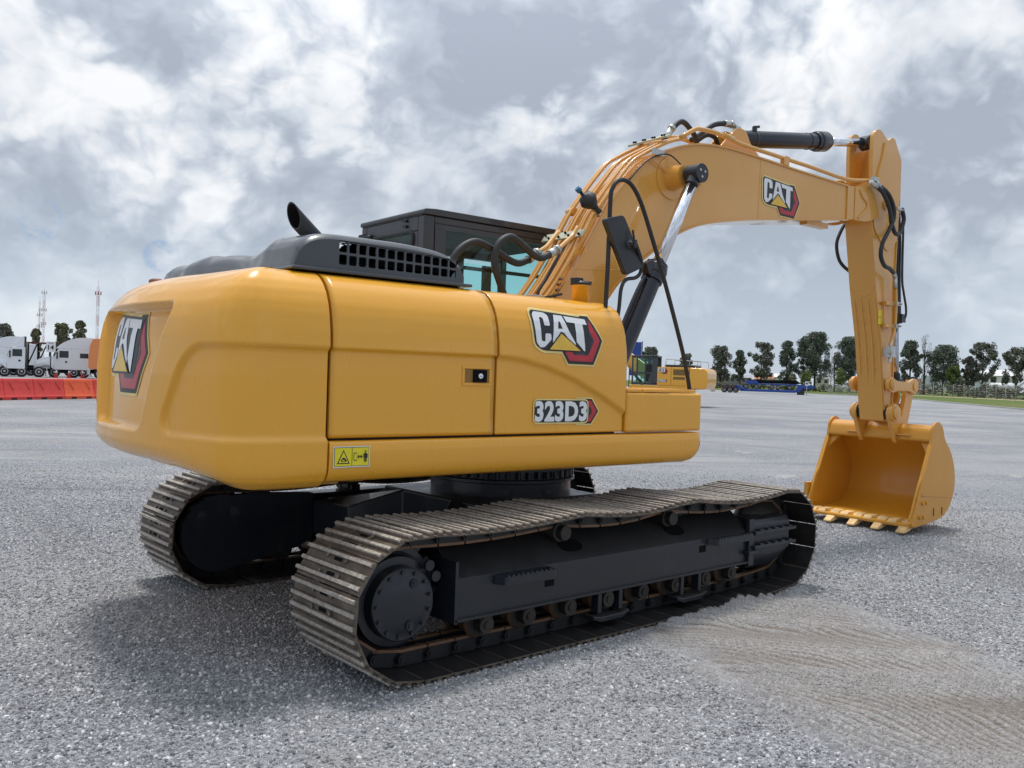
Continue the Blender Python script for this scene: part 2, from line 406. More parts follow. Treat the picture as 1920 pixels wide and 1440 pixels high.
def logo_layers(w, h):
    sc = lambda P: [(x*w, y*h) for x, y in P]
    hexo = sc([(.74, .93), (.845, .93), (1.0, .48), (.86, .015), (.50, .015), (.40, .27), (.60, .5)])
    hexr = poly_offset(hexo, -.012*w/.6)
    hexi = sc([(.74, .86), (.79, .80), (.885, .47), (.785, .17), (.575, .17), (.53, .28), (.60, .5)])
    plate = round_corners(sc([(.01, .985), (.83, .90), (.80, .235), (.12, .235), (.03, .34)]), [.05*w, .02*w, .02*w, .06*w, .03*w], 4)
    rc = lambda P, r: round_corners(sc(P), r*w, 3)
    C = rc([(.03, .90), (.06, .96), (.20, .95), (.25, .90), (.255, .70), (.175, .70), (.17, .85), (.12, .86), (.115, .40), (.165, .39), (.175, .55), (.255, .55), (.255, .44), (.15, .285), (.09, .275), (.045, .36)], .018)
    A = sc([(.335, .925), (.455, .918), (.52, .62), (.60, .40), (.60, .30), (.44, .585), (.40, .605), (.345, .50), (.27, .37), (.275, .45)])
    Ah = sc([(.385, .80), (.405, .80), (.43, .66), (.365, .66)])
    T = sc([(.475, .915), (.79, .885), (.80, .775), (.735, .78), (.735, .25), (.72, .25), (.615, .42), (.62, .79), (.505, .80)])
    tri = sc([(.40, .565), (.215, .25), (.665, .25)])
    trio = poly_offset(tri, .010*w/.6)
    L = []
    for P, d in ((hexo, .020), (plate, .020)): L.append(('poly', poly_offset(P, d*w/.6), 5))
    L += [('poly', poly_offset(hexo, .008*w/.6), 1), ('poly', hexr, 2), ('poly', hexi, 3), ('poly', poly_offset(plate, .004*w/.6), 1),
          ('poly', C, 0), ('poly', A, 0), ('poly', Ah, 1), ('poly', T, 0), ('poly', trio, 1), ('poly', tri, 4)]
    return L
DM = [WHITE, INK, REDI, HEXM, YELI, PALE, WARNY]
def logo(name, f, parent, w=LOGO_W, h=LOGO_H, cut=.06, step=.0008):
    return decal(name, logo_layers(w, h), f, DM, parent, cut=cut, step=step)
def model_layers(txt, w, h, size, cond, tail=True):
    V, F = text_polys(txt, size, 0.0, cond, 1.06)
    xs = [p[0] for p in V]; ys = [p[1] for p in V]; mx, Mx, my, My = min(xs), max(xs), min(ys), max(ys)
    tw = w*.80 if tail else w
    fx = lambda VV, g: [((x-mx)/(Mx-mx)*tw+.02*w, (y-my)/(My-my)*h*.8+h*.1) for x, y in VV]
    b = size*.045
    Vb, Fb = text_polys(txt, size, b, cond, 1.06)
    L = []
    if tail:
        hx = [(.70*w, .97*h), (.90*w, .97*h), (1.0*w, .5*h), (.90*w, .03*h), (.70*w, .03*h)]
        L += [('poly', poly_offset(hx, .022), 5), ('poly', poly_offset(hx, .013), 1), ('poly', hx, 2), ('poly', [(.70*w, .85*h), (.86*w, .85*h), (.925*w, .5*h), (.86*w, .15*h), (.70*w, .15*h)], 3)]
    bar = round_corners([(0, .02*h), (tw+.04*w, .02*h), (tw+.04*w, .98*h), (0, .98*h)], .03, 4)
    L += [('poly', poly_offset(bar, .010), 5), ('poly', bar, 1), ('text', (fx(V, 0), F), 0)]
    # a second, slightly swollen pass makes the figures bold
    L.append(('text', (fx(Vb, 0), Fb), 0))
    return L

# ================================================================== THE EXCAVATOR (swing centre at the origin)
YS = -1.226                                  # right side plane of the upper structure
EX = thing('excavator', 'large yellow tracked excavator in the foreground with black undercarriage and bucket resting on the gravel', 'excavator')
SC, SS = cos(.0403), sin(.0403)

def inset(z):                                # how far the side leans in with height
    P = [(1.0, .13), (1.02, .075), (1.05, .03), (1.09, .006), (1.13, 0), (1.77, 0), (1.85, .006), (1.94, .022), (2.0, .040), (2.06, .068), (2.11, .105), (2.15, .155), (2.175, .215), (2.185, .30)]
    if z <= P[0][0]: return P[0][1]
    for (a, b), (c, d) in zip(P, P[1:]):
        if z <= c: return b+(d-b)*(z-a)/(c-a)
    return P[-1][1]
def zlevels(z0, z1, n):
    zs = [z0+(z1-z0)*i/n for i in range(n+1)]
    return zs
# --- counterweight
RCW = 2.825
def smin(a, b, k): 
    h = max(k-abs(a-b), 0)/k; return min(a, b)-h*h*h*k/6
def cw_base(phi):                            # phi: 0 straight back, + towards the right side
    a = abs(phi); s = sin(a); r = smin(RCW, 1.226/s if s > 1e-3 else 99, .50); return Vector((-r*cos(phi), -r*sin(phi)))
def cw_nrm(phi):
    d = cw_base(phi+.002)-cw_base(phi-.002); n = Vector((d.y, -d.x)).normalized()
    return n if n.dot(cw_base(phi)) > 0 else -n
def rbox(px, py, cx_, cy_, hx, hy, r):
    qx = abs(px-cx_)-hx+r; qy = abs(py-cy_)-hy+r
    return min(max(qx, qy), 0)+hypot(max(qx, 0), max(qy, 0))-r
def cw_depth(phi, z):
    d = 0
    # rear name panel: wide at the top, narrower at the foot
    t = (z-1.27)/(1.98-1.27); half = radians(8.9+5.4*t)*RCW
    sd_ = rbox(phi*RCW, z, 0, 1.625, half, .355, .06)
    d += (.055+.035*max(0, min(1.2, t)))*(1-sstep(-.022, .0, sd_))
    # side panel that continues the step line of the doors
    e = radians(12.6+5.2*(z-1.28)/.49)*RCW
    a = abs(phi)*RCW
    sd2 = rbox(a, z, e+1.5, 1.515, 1.5, .25, .14)
    d += .028*(1-sstep(-.026, .002, sd2))
    return d
def cw_in(z):
    P = [(1.03, .26), (1.04, .17), (1.06, .10), (1.09, .05), (1.13, .018), (1.18, 0), (1.60, .0), (1.8, .014), (1.9, .032), (1.98, .06), (2.05, .105), (2.1, .155), (2.14, .22), (2.17, .32), (2.185, .46)]
    if z <= P[0][0]: return P[0][1]
    for (a, b), (c, d) in zip(P, P[1:]):
        if z <= c: return b+(d-b)*(z-a)/(c-a)
    return P[-1][1]
PHS = atan2(1.226, 2.04)
def cw_pt(phi, z, off=0.0, rec=True):
    w = 1-sstep(radians(10), radians(29), abs(phi))
    k = cw_in(z)*w+inset(z)*(1-w)
    if rec: k += cw_depth(phi, z)
    b = cw_base(phi); n = cw_nrm(phi); w2 = 1-sstep(radians(21), radians(30.5), abs(phi)); n = (n*(1-w2)+b.normalized()*w2).normalized(); q = b-n*(k-off)
    return Vector((min(q.x, -2.046) if abs(phi) > radians(28) else q.x, q.y, z))
bm = NB()
NP = 400; phs = [-PHS+2*PHS*i/NP for i in range(NP+1)]
zs = sorted(set([1.005, 1.012, 1.02, 1.03, 1.04, 1.05, 1.06, 1.075, 1.09, 1.11, 1.13, 1.155, 1.18] + [1.2+.0125*i for i in range(50)] + [1.82+.02*i for i in range(13)] + [2.07, 2.085, 2.1, 2.115, 2.13, 2.145, 2.155, 2.165, 2.175, 2.185]))
def cw_zfix(phi, z):                         # the bottom edge rises a little towards the tail
    w = 1-sstep(radians(8), radians(28), abs(phi)); return z+.055*w*(1-sstep(1.0, 1.35, z))
G = [[bm.verts.new(Vector((*cw_pt(p, z).to_2d(), cw_zfix(p, z)))) for p in phs] for z in zs]
for r in range(len(zs)-1):
    for i in range(NP): addf(bm, [G[r][i], G[r][i+1], G[r+1][i+1], G[r+1][i]], 0, True)
for row, z in ((G[-1], 2.19), (G[0], 1.0)):  # close top and bottom, and the front face
    inner = [bm.verts.new(Vector((-2.046+(v.co.x+2.046)*.6, v.co.y*.8, z))) for v in row]
    for i in range(NP): addf(bm, [row[i], row[i+1], inner[i+1], inner[i]], 0, True)
    addf(bm, inner)
for c in (0, NP):
    ed = [G[r][c] for r in range(len(zs))]; q = [bm.verts.new(Vector((v.co.x, v.co.y*.9, v.co.z))) for v in ed]
    for i in range(len(ed)-1): addf(bm, [ed[i], ed[i+1], q[i+1], q[i]])
cw = obj('counterweight', bm, YEL, EX)
logo('rear_logo_decal', lambda u, v, o: (lambda ph, z: Vector((*cw_pt(ph, z, o, True).to_2d(), z)))(-.145+u/RCW, 1.478+v), EX, w=.76, h=.475, cut=.03)
# small rust-red cap on the counterweight's rim
bm = NB(); lathe(bm, (-2.42, .55, 2.17), (0, 0, 1), [(0, .05), (.03, .05), (.04, .03)], 16); obj('lifting_eye_cap', bm, plain('rust_cap', (.25, .09, .05), .6), EX)

# --- side doors, right
def zrec(x, z, kind):
    """depth of the stepped-in lower field of a side panel"""
    if kind == 'door': zc = 1.765
    else:
        P = [(-.92, 1.768), (-.72, 1.752), (-.5, 1.708), (-.26, 1.635), (-.01, 1.53), (.18, 1.435), (.3, 1.37)]
        zc = P[0][1]
        for (a, b), (c, d) in zip(P, P[1:]):
            if x >= a: zc = b+(d-b)*min(1, (x-a)/(c-a))
    return .026*(1-sstep(zc-.020, zc+.002, z))
def side_y(x, z, kind='door'): return YS+inset(z)+zrec(x, z, kind)
def panel(name, x0, x1f, zlist, kind, nx, parent, mat=YEL, mirror=False):
    bm = NB(); sg = -1 if mirror else 1; G = []
    for z in zlist:
        x1 = x1f(z) if callable(x1f) else x1f
        G.append([bm.verts.new((x0+(x1-x0)*i/nx, sg*side_y(x0+(x1-x0)*i/nx, z, kind), z)) for i in range(nx+1)])
    for r in range(len(G)-1):
        for i in range(nx): addf(bm, [G[r][i], G[r][i+1], G[r+1][i+1], G[r+1][i]], 0, True)
    # turned-in edges give the sheet its thickness and the shut lines their depth
    loop = [G[0][i] for i in range(nx+1)]+[G[r][nx] for r in range(1, len(G))]+[G[-1][i] for i in range(nx-1, -1, -1)]+[G[r][0] for r in range(len(G)-2, 0, -1)]
    cx_ = (x0+(x1f(1.5) if callable(x1f) else x1f))/2
    L1 = [bm.verts.new((v.co.x+(.004 if v.co.x < cx_ else -.004), v.co.y+sg*.005, v.co.z+(.004 if v.co.z < 1.6 else -.002))) for v in loop]
    L2 = [bm.verts.new((v.co.x, v.co.y+sg*.05, v.co.z)) for v in L1]
    n = len(loop)
    for i in range(n):
        addf(bm, [loop[i], loop[(i+1) % n], L1[(i+1) % n], L1[i]], 0, True); addf(bm, [L1[i], L1[(i+1) % n], L2[(i+1) % n], L2[i]], 0, False)
    return obj(name, bm, mat, parent)
zp = sorted(set([1.277, 1.30] + [1.32+.03*i for i in range(14)] + [1.715+.006*i for i in range(12)] + [1.80+.02*i for i in range(13)] + [2.07, 2.09, 2.11, 2.13, 2.15, 2.165, 2.175, 2.185]))
door = panel('side_door', -2.030, -.921, zp, 'door', 24, EX)
def front_edge(z): return .218 if z < 2.10 else .218-.05*((z-2.10)/.085)**2
zp2 = sorted(set([1.277]+[1.29+.0125*i for i in range(72)]+[2.185]))
pump_panel = panel('pump_bay_panel', -.905, front_edge, zp2, 'pump', 90, EX)
panel('left_side_door', -2.030, -.62, zp, 'door', 6, EX, mirror=True)
# hood roof and the wall behind the shut lines
bm = NB()
bx(bm, -2.03, .17, YS+.055, .30, 1.10, 1.70, 1); bx(bm, -2.03, .10, YS+.16, .30, 1.70, 2.09, 1)
bx(bm, -2.03, -.62, .30, 1.16, 1.10, 2.05, 1)
pts = [(YS+inset(2.185)-.002, 2.183), (YS+.5, 2.195), (0, 2.20), (-YS-.5, 2.195), (-YS-inset(2.185), 2.183), (-YS-inset(2.185), 2.15), (YS+inset(2.185), 2.15)]
vsA = [bm.verts.new((-2.03, y, z)) for y, z in pts]; vsB = [bm.verts.new((-.62, y, z)) for y, z in pts]; addf(bm, vsA); addf(bm, vsB[::-1])
for i in range(len(pts)): addf(bm, [vsA[i], vsB[i], vsB[(i+1) % 7], vsA[(i+1) % 7]])
prism(bm, [(-.62, 2.15), (-.62, 2.184), (.15, 2.184), (.19, 2.165), (.205, 2.15)], YS+.295, -.32)
for y0, y1, zt_ in ((YS+.04, YS+.09, 1.9), (YS+.09, YS+.14, 2.05), (YS+.14, YS+.20, 2.12), (YS+.20, YS+.30, 2.15), (YS+.30, -.34, 2.165)): prism(bm, [(.212, 1.28), (.212, zt_-.01), (.205, zt_), (-.05, zt_), (-.05, 1.28)], y0, y1)
obj('engine_bay_shell', bm, [YEL, GASK], EX, smooth_angle=40)
# door latch
bm = NB()
def fr(bm, x0, x1, z0, z1, w, y, t, mi=0):
    for a in ((x0, x1, z0, z0+w), (x0, x1, z1-w, z1), (x0, x0+w, z0+w, z1-w), (x1-w, x1, z0+w, z1-w)): bx(bm, a[0], a[1], y-t, y+.01, a[2], a[3], mi)
yd = YS+.026
fr(bm, -1.165, -.945, 1.575, 1.695, .018, yd, .007)
bx(bm, -1.147, -.963, yd-.0015, yd+.01, 1.593, 1.677, 1)
h = obj('door_latch', bm, [YEL, plain('latch_pocket', (.30, .15, .03), .5)], door, bevel=.003)
bm = NB(); bx(bm, -1.085, -.985, yd-.012, yd, 1.598, 1.672, 0); cyl(bm, (-1.035, yd-.012, 1.635), (-1.035, yd-.018, 1.635), .016, mi=1); cyl(bm, (-1.035, yd-.018, 1.632), (-1.035, yd-.0185, 1.632), .004, mi=0, n=8)
obj('latch_lock', bm, [DARK, WHITE], door, bevel=.003)
logo('side_logo_decal', lambda u, v, o: Vector((-.635+u, side_y(-.635+u, 1.735+v*.985, 'pump')-o, 1.735+v*.985)), EX, w=.605, h=.345, cut=.03)
decal('model_number_decal', model_layers('323D3', .555, .150, .2, .62), lambda u, v, o: Vector((-.595+u, side_y(-.595+u, 1.345+v, 'pump')-o, 1.345+v)), DM, EX, cut=.05, step=.0008)

# --- lower side skirt
def skirt(sg, x0, x1, name):
    bm = NB(); prof = [(YS+.14, 1.045), (YS+.07, 1.035), (YS+.03, 1.05), (YS+.008, 1.085), (YS, 1.13), (YS-.002, 1.20), (YS, 1.245), (YS+.012, 1.258), (YS+.03, 1.262), (YS+.14, 1.262)]
    xs = [x0, x0+.004]+[x0+(x1-x0)*i/20 for i in range(1, 17)]+[x1-.16, x1-.11, x1-.07, x1-.04, x1-.02, x1-.006, x1]
    xs = sorted(set(xs)); G = []
    for x in xs:
        t = max(0, (x-(x1-.17))/.17); lift = .15*(1-sqrt(max(0, 1-t*t))) if t > 0 else 0; ins = .05*max(0, (x-(x1-.06))/.06)**2
        G.append([bm.verts.new((x, sg*(y+(ins if k in range(3, 8) else 0)), min(1.262, z+lift*(1-(z-1.035)/.227)))) for k, (y, z) in enumerate(prof)])
    for a, b in zip(G, G[1:]):
        for i in range(len(prof)-1): addf(bm, [a[i], b[i], b[i+1], a[i+1]], 0, True)
    addf(bm, G[0]); addf(bm, G[-1][::-1])
    return obj(name, bm, YEL, EX)
skirt(1, -2.034, 1.075, 'side_skirt'); skirt(-1, -2.034, 1.075, 'left_side_skirt')
# pictogram plate on the skirt
def warn(f, parent, w, h, name='warning_decal'):
    P = []
    q = lambda x0, y0, x1, y1: [(x0*w, y0*h), (x1*w, y0*h), (x1*w, y1*h), (x0*w, y1*h)]
    P += [('poly', poly_offset(q(0, 0, 1, 1), .008), 0), ('poly', poly_offset(q(0, 0, 1, 1), .003), 1), ('poly', q(0, 0, 1, 1), 6), ('poly', q(.495, 0, .51, 1), 1)]
    tri = [(.06*w, .12*h), (.44*w, .12*h), (.25*w, .90*h)]
    P += [('poly', tri, 1), ('poly', poly_offset(tri, -.0055), 6)]
    P += [('poly', [(.19*w, .24*h), (.30*w, .24*h), (.31*w, .30*h), (.34*w, .27*h), (.36*w, .22*h), (.33*w, .38*h), (.30*w, .40*h), (.27*w, .48*h), (.22*w, .45*h), (.20*w, .36*h), (.16*w, .34*h)], 1),
          ('poly', [(.21*w, .28*h), (.28*w, .28*h), (.28*w, .34*h), (.21*w, .34*h)], 6)]
    P += [('poly', q(.55, .28, .64, .72), 1), ('poly', q(.56, .32, .63, .68), 6)]
    P += [('poly', [(.66*w, .5*h), (.70*w, .62*h), (.70*w, .53*h), (.76*w, .53*h), (.76*w, .62*h), (.80*w, .5*h), (.76*w, .38*h), (.76*w, .47*h), (.70*w, .47*h), (.70*w, .38*h)], 1)]
    P += [('poly', [(.84*w, .62*h), (.87*w, .70*h), (.92*w, .70*h), (.955*w, .62*h), (.955*w, .42*h), (.93*w, .42*h), (.93*w, .20*h), (.90*w, .20*h), (.90*w, .40*h), (.893*w, .40*h), (.893*w, .20*h), (.862*w, .20*h), (.862*w, .42*h), (.84*w, .42*h)], 1)]
    P += [('poly', [((.896+.022*cos(a*pi/4))*w, (.79+.055*sin(a*pi/4))*h) for a in range(8)], 1)]
    decal(name, P, f, DM, parent, cut=0, step=.0006)
warn(lambda u, v, o: Vector((-2.005+u, YS-.001-o, 1.128+v)), EX, .205, .098)
# --- toolbox in front of the pump bay, with its tread plate
bm = NB(); bx(bm, .235, 1.048, YS+.004, -.78, 1.272, 1.553); obj('front_step_box', bm, YEL, EX, bevel=.022, seg=4)
bm = NB(); bx(bm, .225, .99, YS+.02, -.78, 1.556, 1.575)
for i in range(26):
    for j in range(12): box(bm, (.25+.03*i-.0, YS+.035+.035*j+(.0175 if i % 2 else 0), 1.577), (.020, .008, .006), 0, Matrix.Rotation(.7 if (i+j) % 2 else -.7, 3, 'Z'))
for x0, x1 in ((.24, .40), (.40, .70)): bx(bm, x0+.006, x1-.006, YS+.013, YS+.02, 1.556, 1.574)
obj('tread_plate', bm, YEL, EX, bevel=.002)

# --- black engine cover with its grille
GX0, GX1, GZ0, GZ1 = -1.995, -1.02, 2.195, 2.415
bm = NB()
def cov_top(x, y):
    e = 1-sstep(-.62, -.28, y); z = 2.362+.052*e
    z += .014*sin(y*7.0)*(1-e)+.03*(sstep(.30, .45, y)-sstep(.60, .66, y))+.012*(sstep(-.60, -.57, y)-sstep(-.52, -.49, y))
    return z
# main hump (right) and the lower wavy part towards the left side
NX, NY = 36, 60; X0, X1, Y0, Y1 = -2.17, -1.03, -.985, 1.02; G = []
for j in range(NY+1):
    row = []; y = Y0+(Y1-Y0)*j/NY
    for i in range(NX+1):
        x = X0+(X1-X0)*i/NX; xx = x-.10*sstep(-.3, .9, y)*(1-(x-X0)/(X1-X0))
        ex = min(1, min((x-X0)/.17, (X1-x)/.20)); ey = min(1, min((y-Y0)/.075, (Y1-y)/.10))
        hgt = cov_top(x, y)-2.19; fx_ = sqrt(max(0, 1-(1-max(0, ex))**2)); fy_ = sqrt(max(0, 1-(1-max(0, ey))**2))
        z = 2.19+hgt*min(1, fx_)*min(1, fy_)
        if .25 < y < .8 and -1.9 < x < -1.4: z -= .05*sin((y-.25)/.55*pi)*sin((x+1.9)/.5*pi)
        row.append(bm.verts.new((xx, y, z)))
    G.append(row)
for a, b in zip(G[8:], G[9:]):
    for i in range(NX):
        m_ = (a[i].co+b[i+1].co)/2
        if -2.05 < m_.x < -1.62 and -.80 < m_.y < -.30 and (i % 3) and (G.index(a) % 3): continue
        addf(bm, [a[i], a[i+1], b[i+1], b[i]], 0, True)
# smooth shoulder from the grille wall up to the roof of the cover
wallx = lambda t: GX0-.16+(GX1-GX0+.19)*t
def wall_profile(x):                          # height of the right wall along its length
    t = (x-(-2.17))/(1.16)
    return 2.195+.222*sqrt(max(0, 1-abs(2*t-1)**7.0))**1.0*(1-.10*sstep(.55, 1, t))
rowA, rowB, rowC, rowD = [], [], [], []
for i in range(NX+1):
    x = X0+(X1-X0)*i/NX; zt = wall_profile(x); k = G[8][i].co
    rowA.append(bm.verts.new((x, -1.0, zt-.04 if zt > 2.25 else 2.195+(zt-2.195)*.8))); rowB.append(bm.verts.new((x, -.985, max(2.196, zt-.018)))); rowC.append(bm.verts.new((x, -.95, max(2.197, zt-.004)))); rowD.append(bm.verts.new((x, -.90, max(2.198, zt))))
for a, b in ((rowA, rowB), (rowB, rowC), (rowC, rowD), (rowD, G[8])):
    for i in range(NX): addf(bm, [a[i], a[i+1], b[i+1], b[i]], 0, True)
# grille wall: a sheet with two rows of rounded openings
def grille(bm, y, x0, x1, z0, z1f, n, mi=0, slope=.0):
    T = .012; holes = []
    cols = n
    for c in range(cols):
        for r in range(2):
            w = (x1-x0)/cols; cx_ = x0+w*(c+.5); z1 = z1f(cx_); hh = (z1-z0)/2; cz = z0+hh*(r+.5)
            lo = [(x0+w*c, z0+hh*r), (x0+w*(c+1), z0+hh*r), (x0+w*(c+1), z0+hh*(r+1)), (x0+w*c, z0+hh*(r+1))]
            lo = [(a, z0+(z1f(a)-z0)*(b-z0)/(z1-z0) if z1 > z0 else b) for a, b in lo]
            hole = round_corners([(cx_-w*.40, cz-hh*.40), (cx_+w*.40, cz-hh*.40), (cx_+w*.40, cz+hh*.40), (cx_-w*.40, cz+hh*.40)], w*.16, 3)
            m = len(hole); per = []
            for hx, hz in hole:                    # project every hole point on to the cell edge
                a = atan2((hz-cz)/hh, (hx-cx_)/w); k = .5/max(abs(cos(a)), abs(sin(a))); px_, pz_ = cx_+w*cos(a)*k, cz+hh*sin(a)*k
                per.append((px_, pz_))
            A = [bm.verts.new((px_, y, pz_)) for px_, pz_ in per]; B = [bm.verts.new((a, y, b)) for a, b in hole]; C = [bm.verts.new((a, y+T, b)) for a, b in hole]
            for i in range(m):
                j = (i+1) % m; addf(bm, [A[i], A[j], B[j], B[i]], mi); addf(bm, [B[i], B[j], C[j], C[i]], mi)
            q = [(cx_-w/2, cz-hh/2), (cx_+w/2, cz-hh/2), (cx_+w/2, cz+hh/2), (cx_-w/2, cz+hh/2)]
            for ci, (qx, qz) in enumerate(q):      # corner triangles
                best = sorted(range(m), key=lambda i: (per[i][0]-qx)**2+(per[i][1]-qz)**2)[:2]
                if abs(best[0]-best[1]) in (1, m-1): addf(bm, [A[best[0]], A[best[1]], bm.verts.new((qx, y, qz))], mi)
zt = lambda x: 2.375-.028*(x+1.9)/.9
grille(bm, -1.0, -1.90, -1.085, 2.232, zt, 13)
gx0, gx1 = -1.90, -1.085
for i in range(NX):                            # wall round the grille
    xa, xb = X0+(X1-X0)*i/NX, X0+(X1-X0)*(i+1)/NX
    za, zb = rowA[i].co.z, rowA[i+1].co.z
    def quad(x0_, x1_, lo0, lo1, hi0, hi1): addf(bm, [bm.verts.new((x0_, -1.0, lo0)), bm.verts.new((x1_, -1.0, lo1)), bm.verts.new((x1_, -1.0, hi1)), bm.verts.new((x0_, -1.0, hi0))])
    if xb <= gx0+1e-6 or xa >= gx1-1e-6: quad(xa, xb, 2.19, 2.19, za, zb)
    else:
        ca, cb = max(xa, gx0), min(xb, gx1)
        if ca > xa: quad(xa, ca, 2.19, 2.19, za, za+(zb-za)*(ca-xa)/(xb-xa))
        if cb < xb: quad(cb, xb, 2.19, 2.19, za+(zb-za)*(cb-xa)/(xb-xa), zb)
        quad(ca, cb, 2.19, 2.19, 2.232, 2.232); quad(ca, cb, zt(ca)-.004, zt(cb)-.004, za+(zb-za)*(ca-xa)/(xb-xa), za+(zb-za)*(cb-xa)/(xb-xa))
hood = obj('engine_hood_cover', bm, COVER, EX)
bm = NB()
prism(bm, round_corners([(-2.19, 2.186), (-2.19, 2.205), (-.985, 2.205), (-.985, 2.186)], .008, 2), -1.035, 1.03)
obj('cover_rim', bm, COVER, EX, bevel=.006)
# dark things inside the cover that show through the grille
bm = NB(); bx(bm, -1.62, -1.08, -.93, -.55, 2.19, 2.35); bx(bm, -2.1, -1.08, -.93, .9, 2.19, 2.265); obj('air_cleaner', bm, DARK, EX)
bm = NB()                                       # slanted exhaust pipe, open at its cut end
p0, p1 = Vector((-1.72, -.52, 2.36)), Vector((-1.945, -.50, 2.565)); d = (p1-p0).normalized(); u, v = frame_of(d); n = 28; O, I, I2 = [], [], []
base = []
for i in range(n):
    a = 2*pi*i/n; w = u*cos(a)+v*sin(a); base.append(bm.verts.new(p0+w*.054))
    nrm = Vector((-.96, -.28, -.12)).normalized(); q = p1+w*.054; q = q-d*((q-p1).dot(nrm)/d.dot(nrm)); O.append(bm.verts.new(q))
    q2 = p1+w*.047; q2 = q2-d*((q2-p1).dot(nrm)/d.dot(nrm)); I.append(bm.verts.new(q2)); I2.append(bm.verts.new(p0+w*.047))
for i in range(n):
    j = (i+1) % n; addf(bm, [base[i], base[j], O[j], O[i]], 0, True); addf(bm, [O[i], O[j], I[j], I[i]], 0, True); addf(bm, [I[i], I[j], I2[j], I2[i]], 1, True)
addf(bm, I2, 1)
obj('exhaust_pipe', bm, [plain('exhaust_black', (.03, .032, .034), .55), DARK], EX)

# --- cab
CX0, CX1, CY0, CY1, CZ0, CZ1 = -.46, 1.12, .36, 1.36, 1.20, 2.955
bm = NB()
def post(x0, x1, y0, y1, z0=CZ0, z1=2.89): bx(bm, x0, x1, y0, y1, z0, z1)
post(CX0, CX0+.10, CY0, CY0+.09); post(CX0, CX0+.10, CY1-.09, CY1); post(CX1-.07, CX1, CY0, CY0+.06); post(CX1-.07, CX1, CY1-.06, CY1)
post(.50, .60, CY1-.07, CY1); post(CX0, CX0+.035, CY0+.09, CY1-.09, CZ0, 2.36); bx(bm, CX0, CX0+.035, CY0+.09, CY1-.09, 2.77, 2.89)
bx(bm, CX0, CX0+.035, CY0+.09, CY0+.16, 2.36, 2.77); bx(bm, CX0, CX0+.035, CY1-.16, CY1-.09, 2.36, 2.77)
bx(bm, CX0+.1, CX1-.07, CY0, CY0+.05, CZ0, 1.80); bx(bm, CX0+.1, CX1-.07, CY1-.05, CY1, CZ0, 1.75)
bx(bm, CX0+.1, CX1-.07, CY0, CY0+.05, 2.83, 2.89); bx(bm, CX0+.1, CX1-.07, CY1-.05, CY1, 2.74, 2.89); bx(bm, CX1-.07, CX1, CY0+.06, CY1-.06, CZ0, 1.6)
bx(bm, CX0, CX1, CY0, CY1, CZ0-.02, CZ0)
cab = obj('cab', bm, CABB, EX, bevel=.012)
bm = NB(); prism(bm, round_corners([(CX0-.01, 2.892), (CX0-.01, 2.935), (CX0+.10, 2.945), (CX1-.1, 2.945), (CX1+.03, 2.92), (CX1+.03, 2.892)], .02, 3), CY0-.012, CY1+.012)
prism(bm, [(CX0+.14, 2.946), (CX0+.20, 2.965), (CX1-.2, 2.965), (CX1-.12, 2.946)], CY0+.10, CY1-.10)
obj('cab_roof', bm, CABB, EX, bevel=.012, seg=3)
bm = NB(); tube(bm, round_corners([(CY0+.13, 2.38), (CY1-.13, 2.38), (CY1-.13, 2.68), (CY0+.13, 2.68)], .07, 4) and [(CX0-.006, a, b) for a, b in round_corners([(CY0+.15, 2.38), (CY1-.15, 2.38), (CY1-.15, 2.775), (CY0+.15, 2.775)], .07, 4)]+[(CX0-.006, CY0+.22, 2.38)], .013, 6, curve=False)
for y in (.56, .57): pass
for z in (2.865, 2.82): cyl(bm, (CX0-.02, .62, z), (CX0, .62, z), .014, n=6); cyl(bm, (CX0-.02, .65, z+.004), (CX0, .65, z+.004), .008, n=6)
box(bm, (CX0-.02, 1.28, 2.80), (.05, .11, .04)); box(bm, (CX0-.03, 1.24, 2.76), (.04, .05, .07)); cyl(bm, (CX0-.05, 1.19, 2.78), (CX0, 1.19, 2.78), .03)
bx(bm, CX0-.004, CX0, CY0+.02, CY1-.02, 2.885, 2.892)
obj('rear_window_seal', bm, RUB, cab)
bm = NB(); bx(bm, CX0+.012, CX0+.018, CY0+.12, CY1-.12, 2.36, 2.77); obj('rear_window', bm, GLASS, cab)
bm = NB(); bx(bm, CX0+.10, CX1-.07, CY0+.018, CY0+.024, 1.80, 2.83); obj('side_window', bm, GLASS, cab)
bm = NB(); bx(bm, CX0+.10, .50, CY1-.03, CY1-.024, 1.75, 2.70); bx(bm, .60, CX1-.07, CY1-.03, CY1-.024, 1.75, 2.70); obj('door_window', bm, GLASS, cab)
bm = NB(); bx(bm, CX1-.03, CX1-.024, CY0+.06, CY1-.06, 1.6, 2.86); obj('windscreen', bm, GLASS, cab)
bm = NB()                                       # window frame lines on the right glass
bx(bm, CX0+.1, CX1-.07, CY0-.001, CY0+.012, 2.79, 2.83); bx(bm, -.355, -.25, CY0+.001, CY0+.013, 1.8, 2.79); bx(bm, .16, .24, CY0+.03, CY0+.06, 1.8, 2.55)
bx(bm, -.25, 1.05, CY0+.03, CY0+.045, 2.50, 2.53)
obj('window_frame', bm, CABB, cab)
bm = NB(); bx(bm, CX0+.04, CX1-.08, CY0+.06, CY1-.06, 2.80, 2.855); obj('headliner', bm, plain('headliner_grey', (.06, .06, .062), .9), cab)
bm = NB()
prism(bm, round_corners([(-.16, 1.75), (.36, 1.72), (.38, 1.86), (-.02, 1.90), (-.20, 2.42), (-.29, 2.42)], .05, 3), .62, 1.02); obj('operator_seat', bm, plain('seat_fabric', (.025, .025, .028), .9), cab, bevel=.03, seg=3)
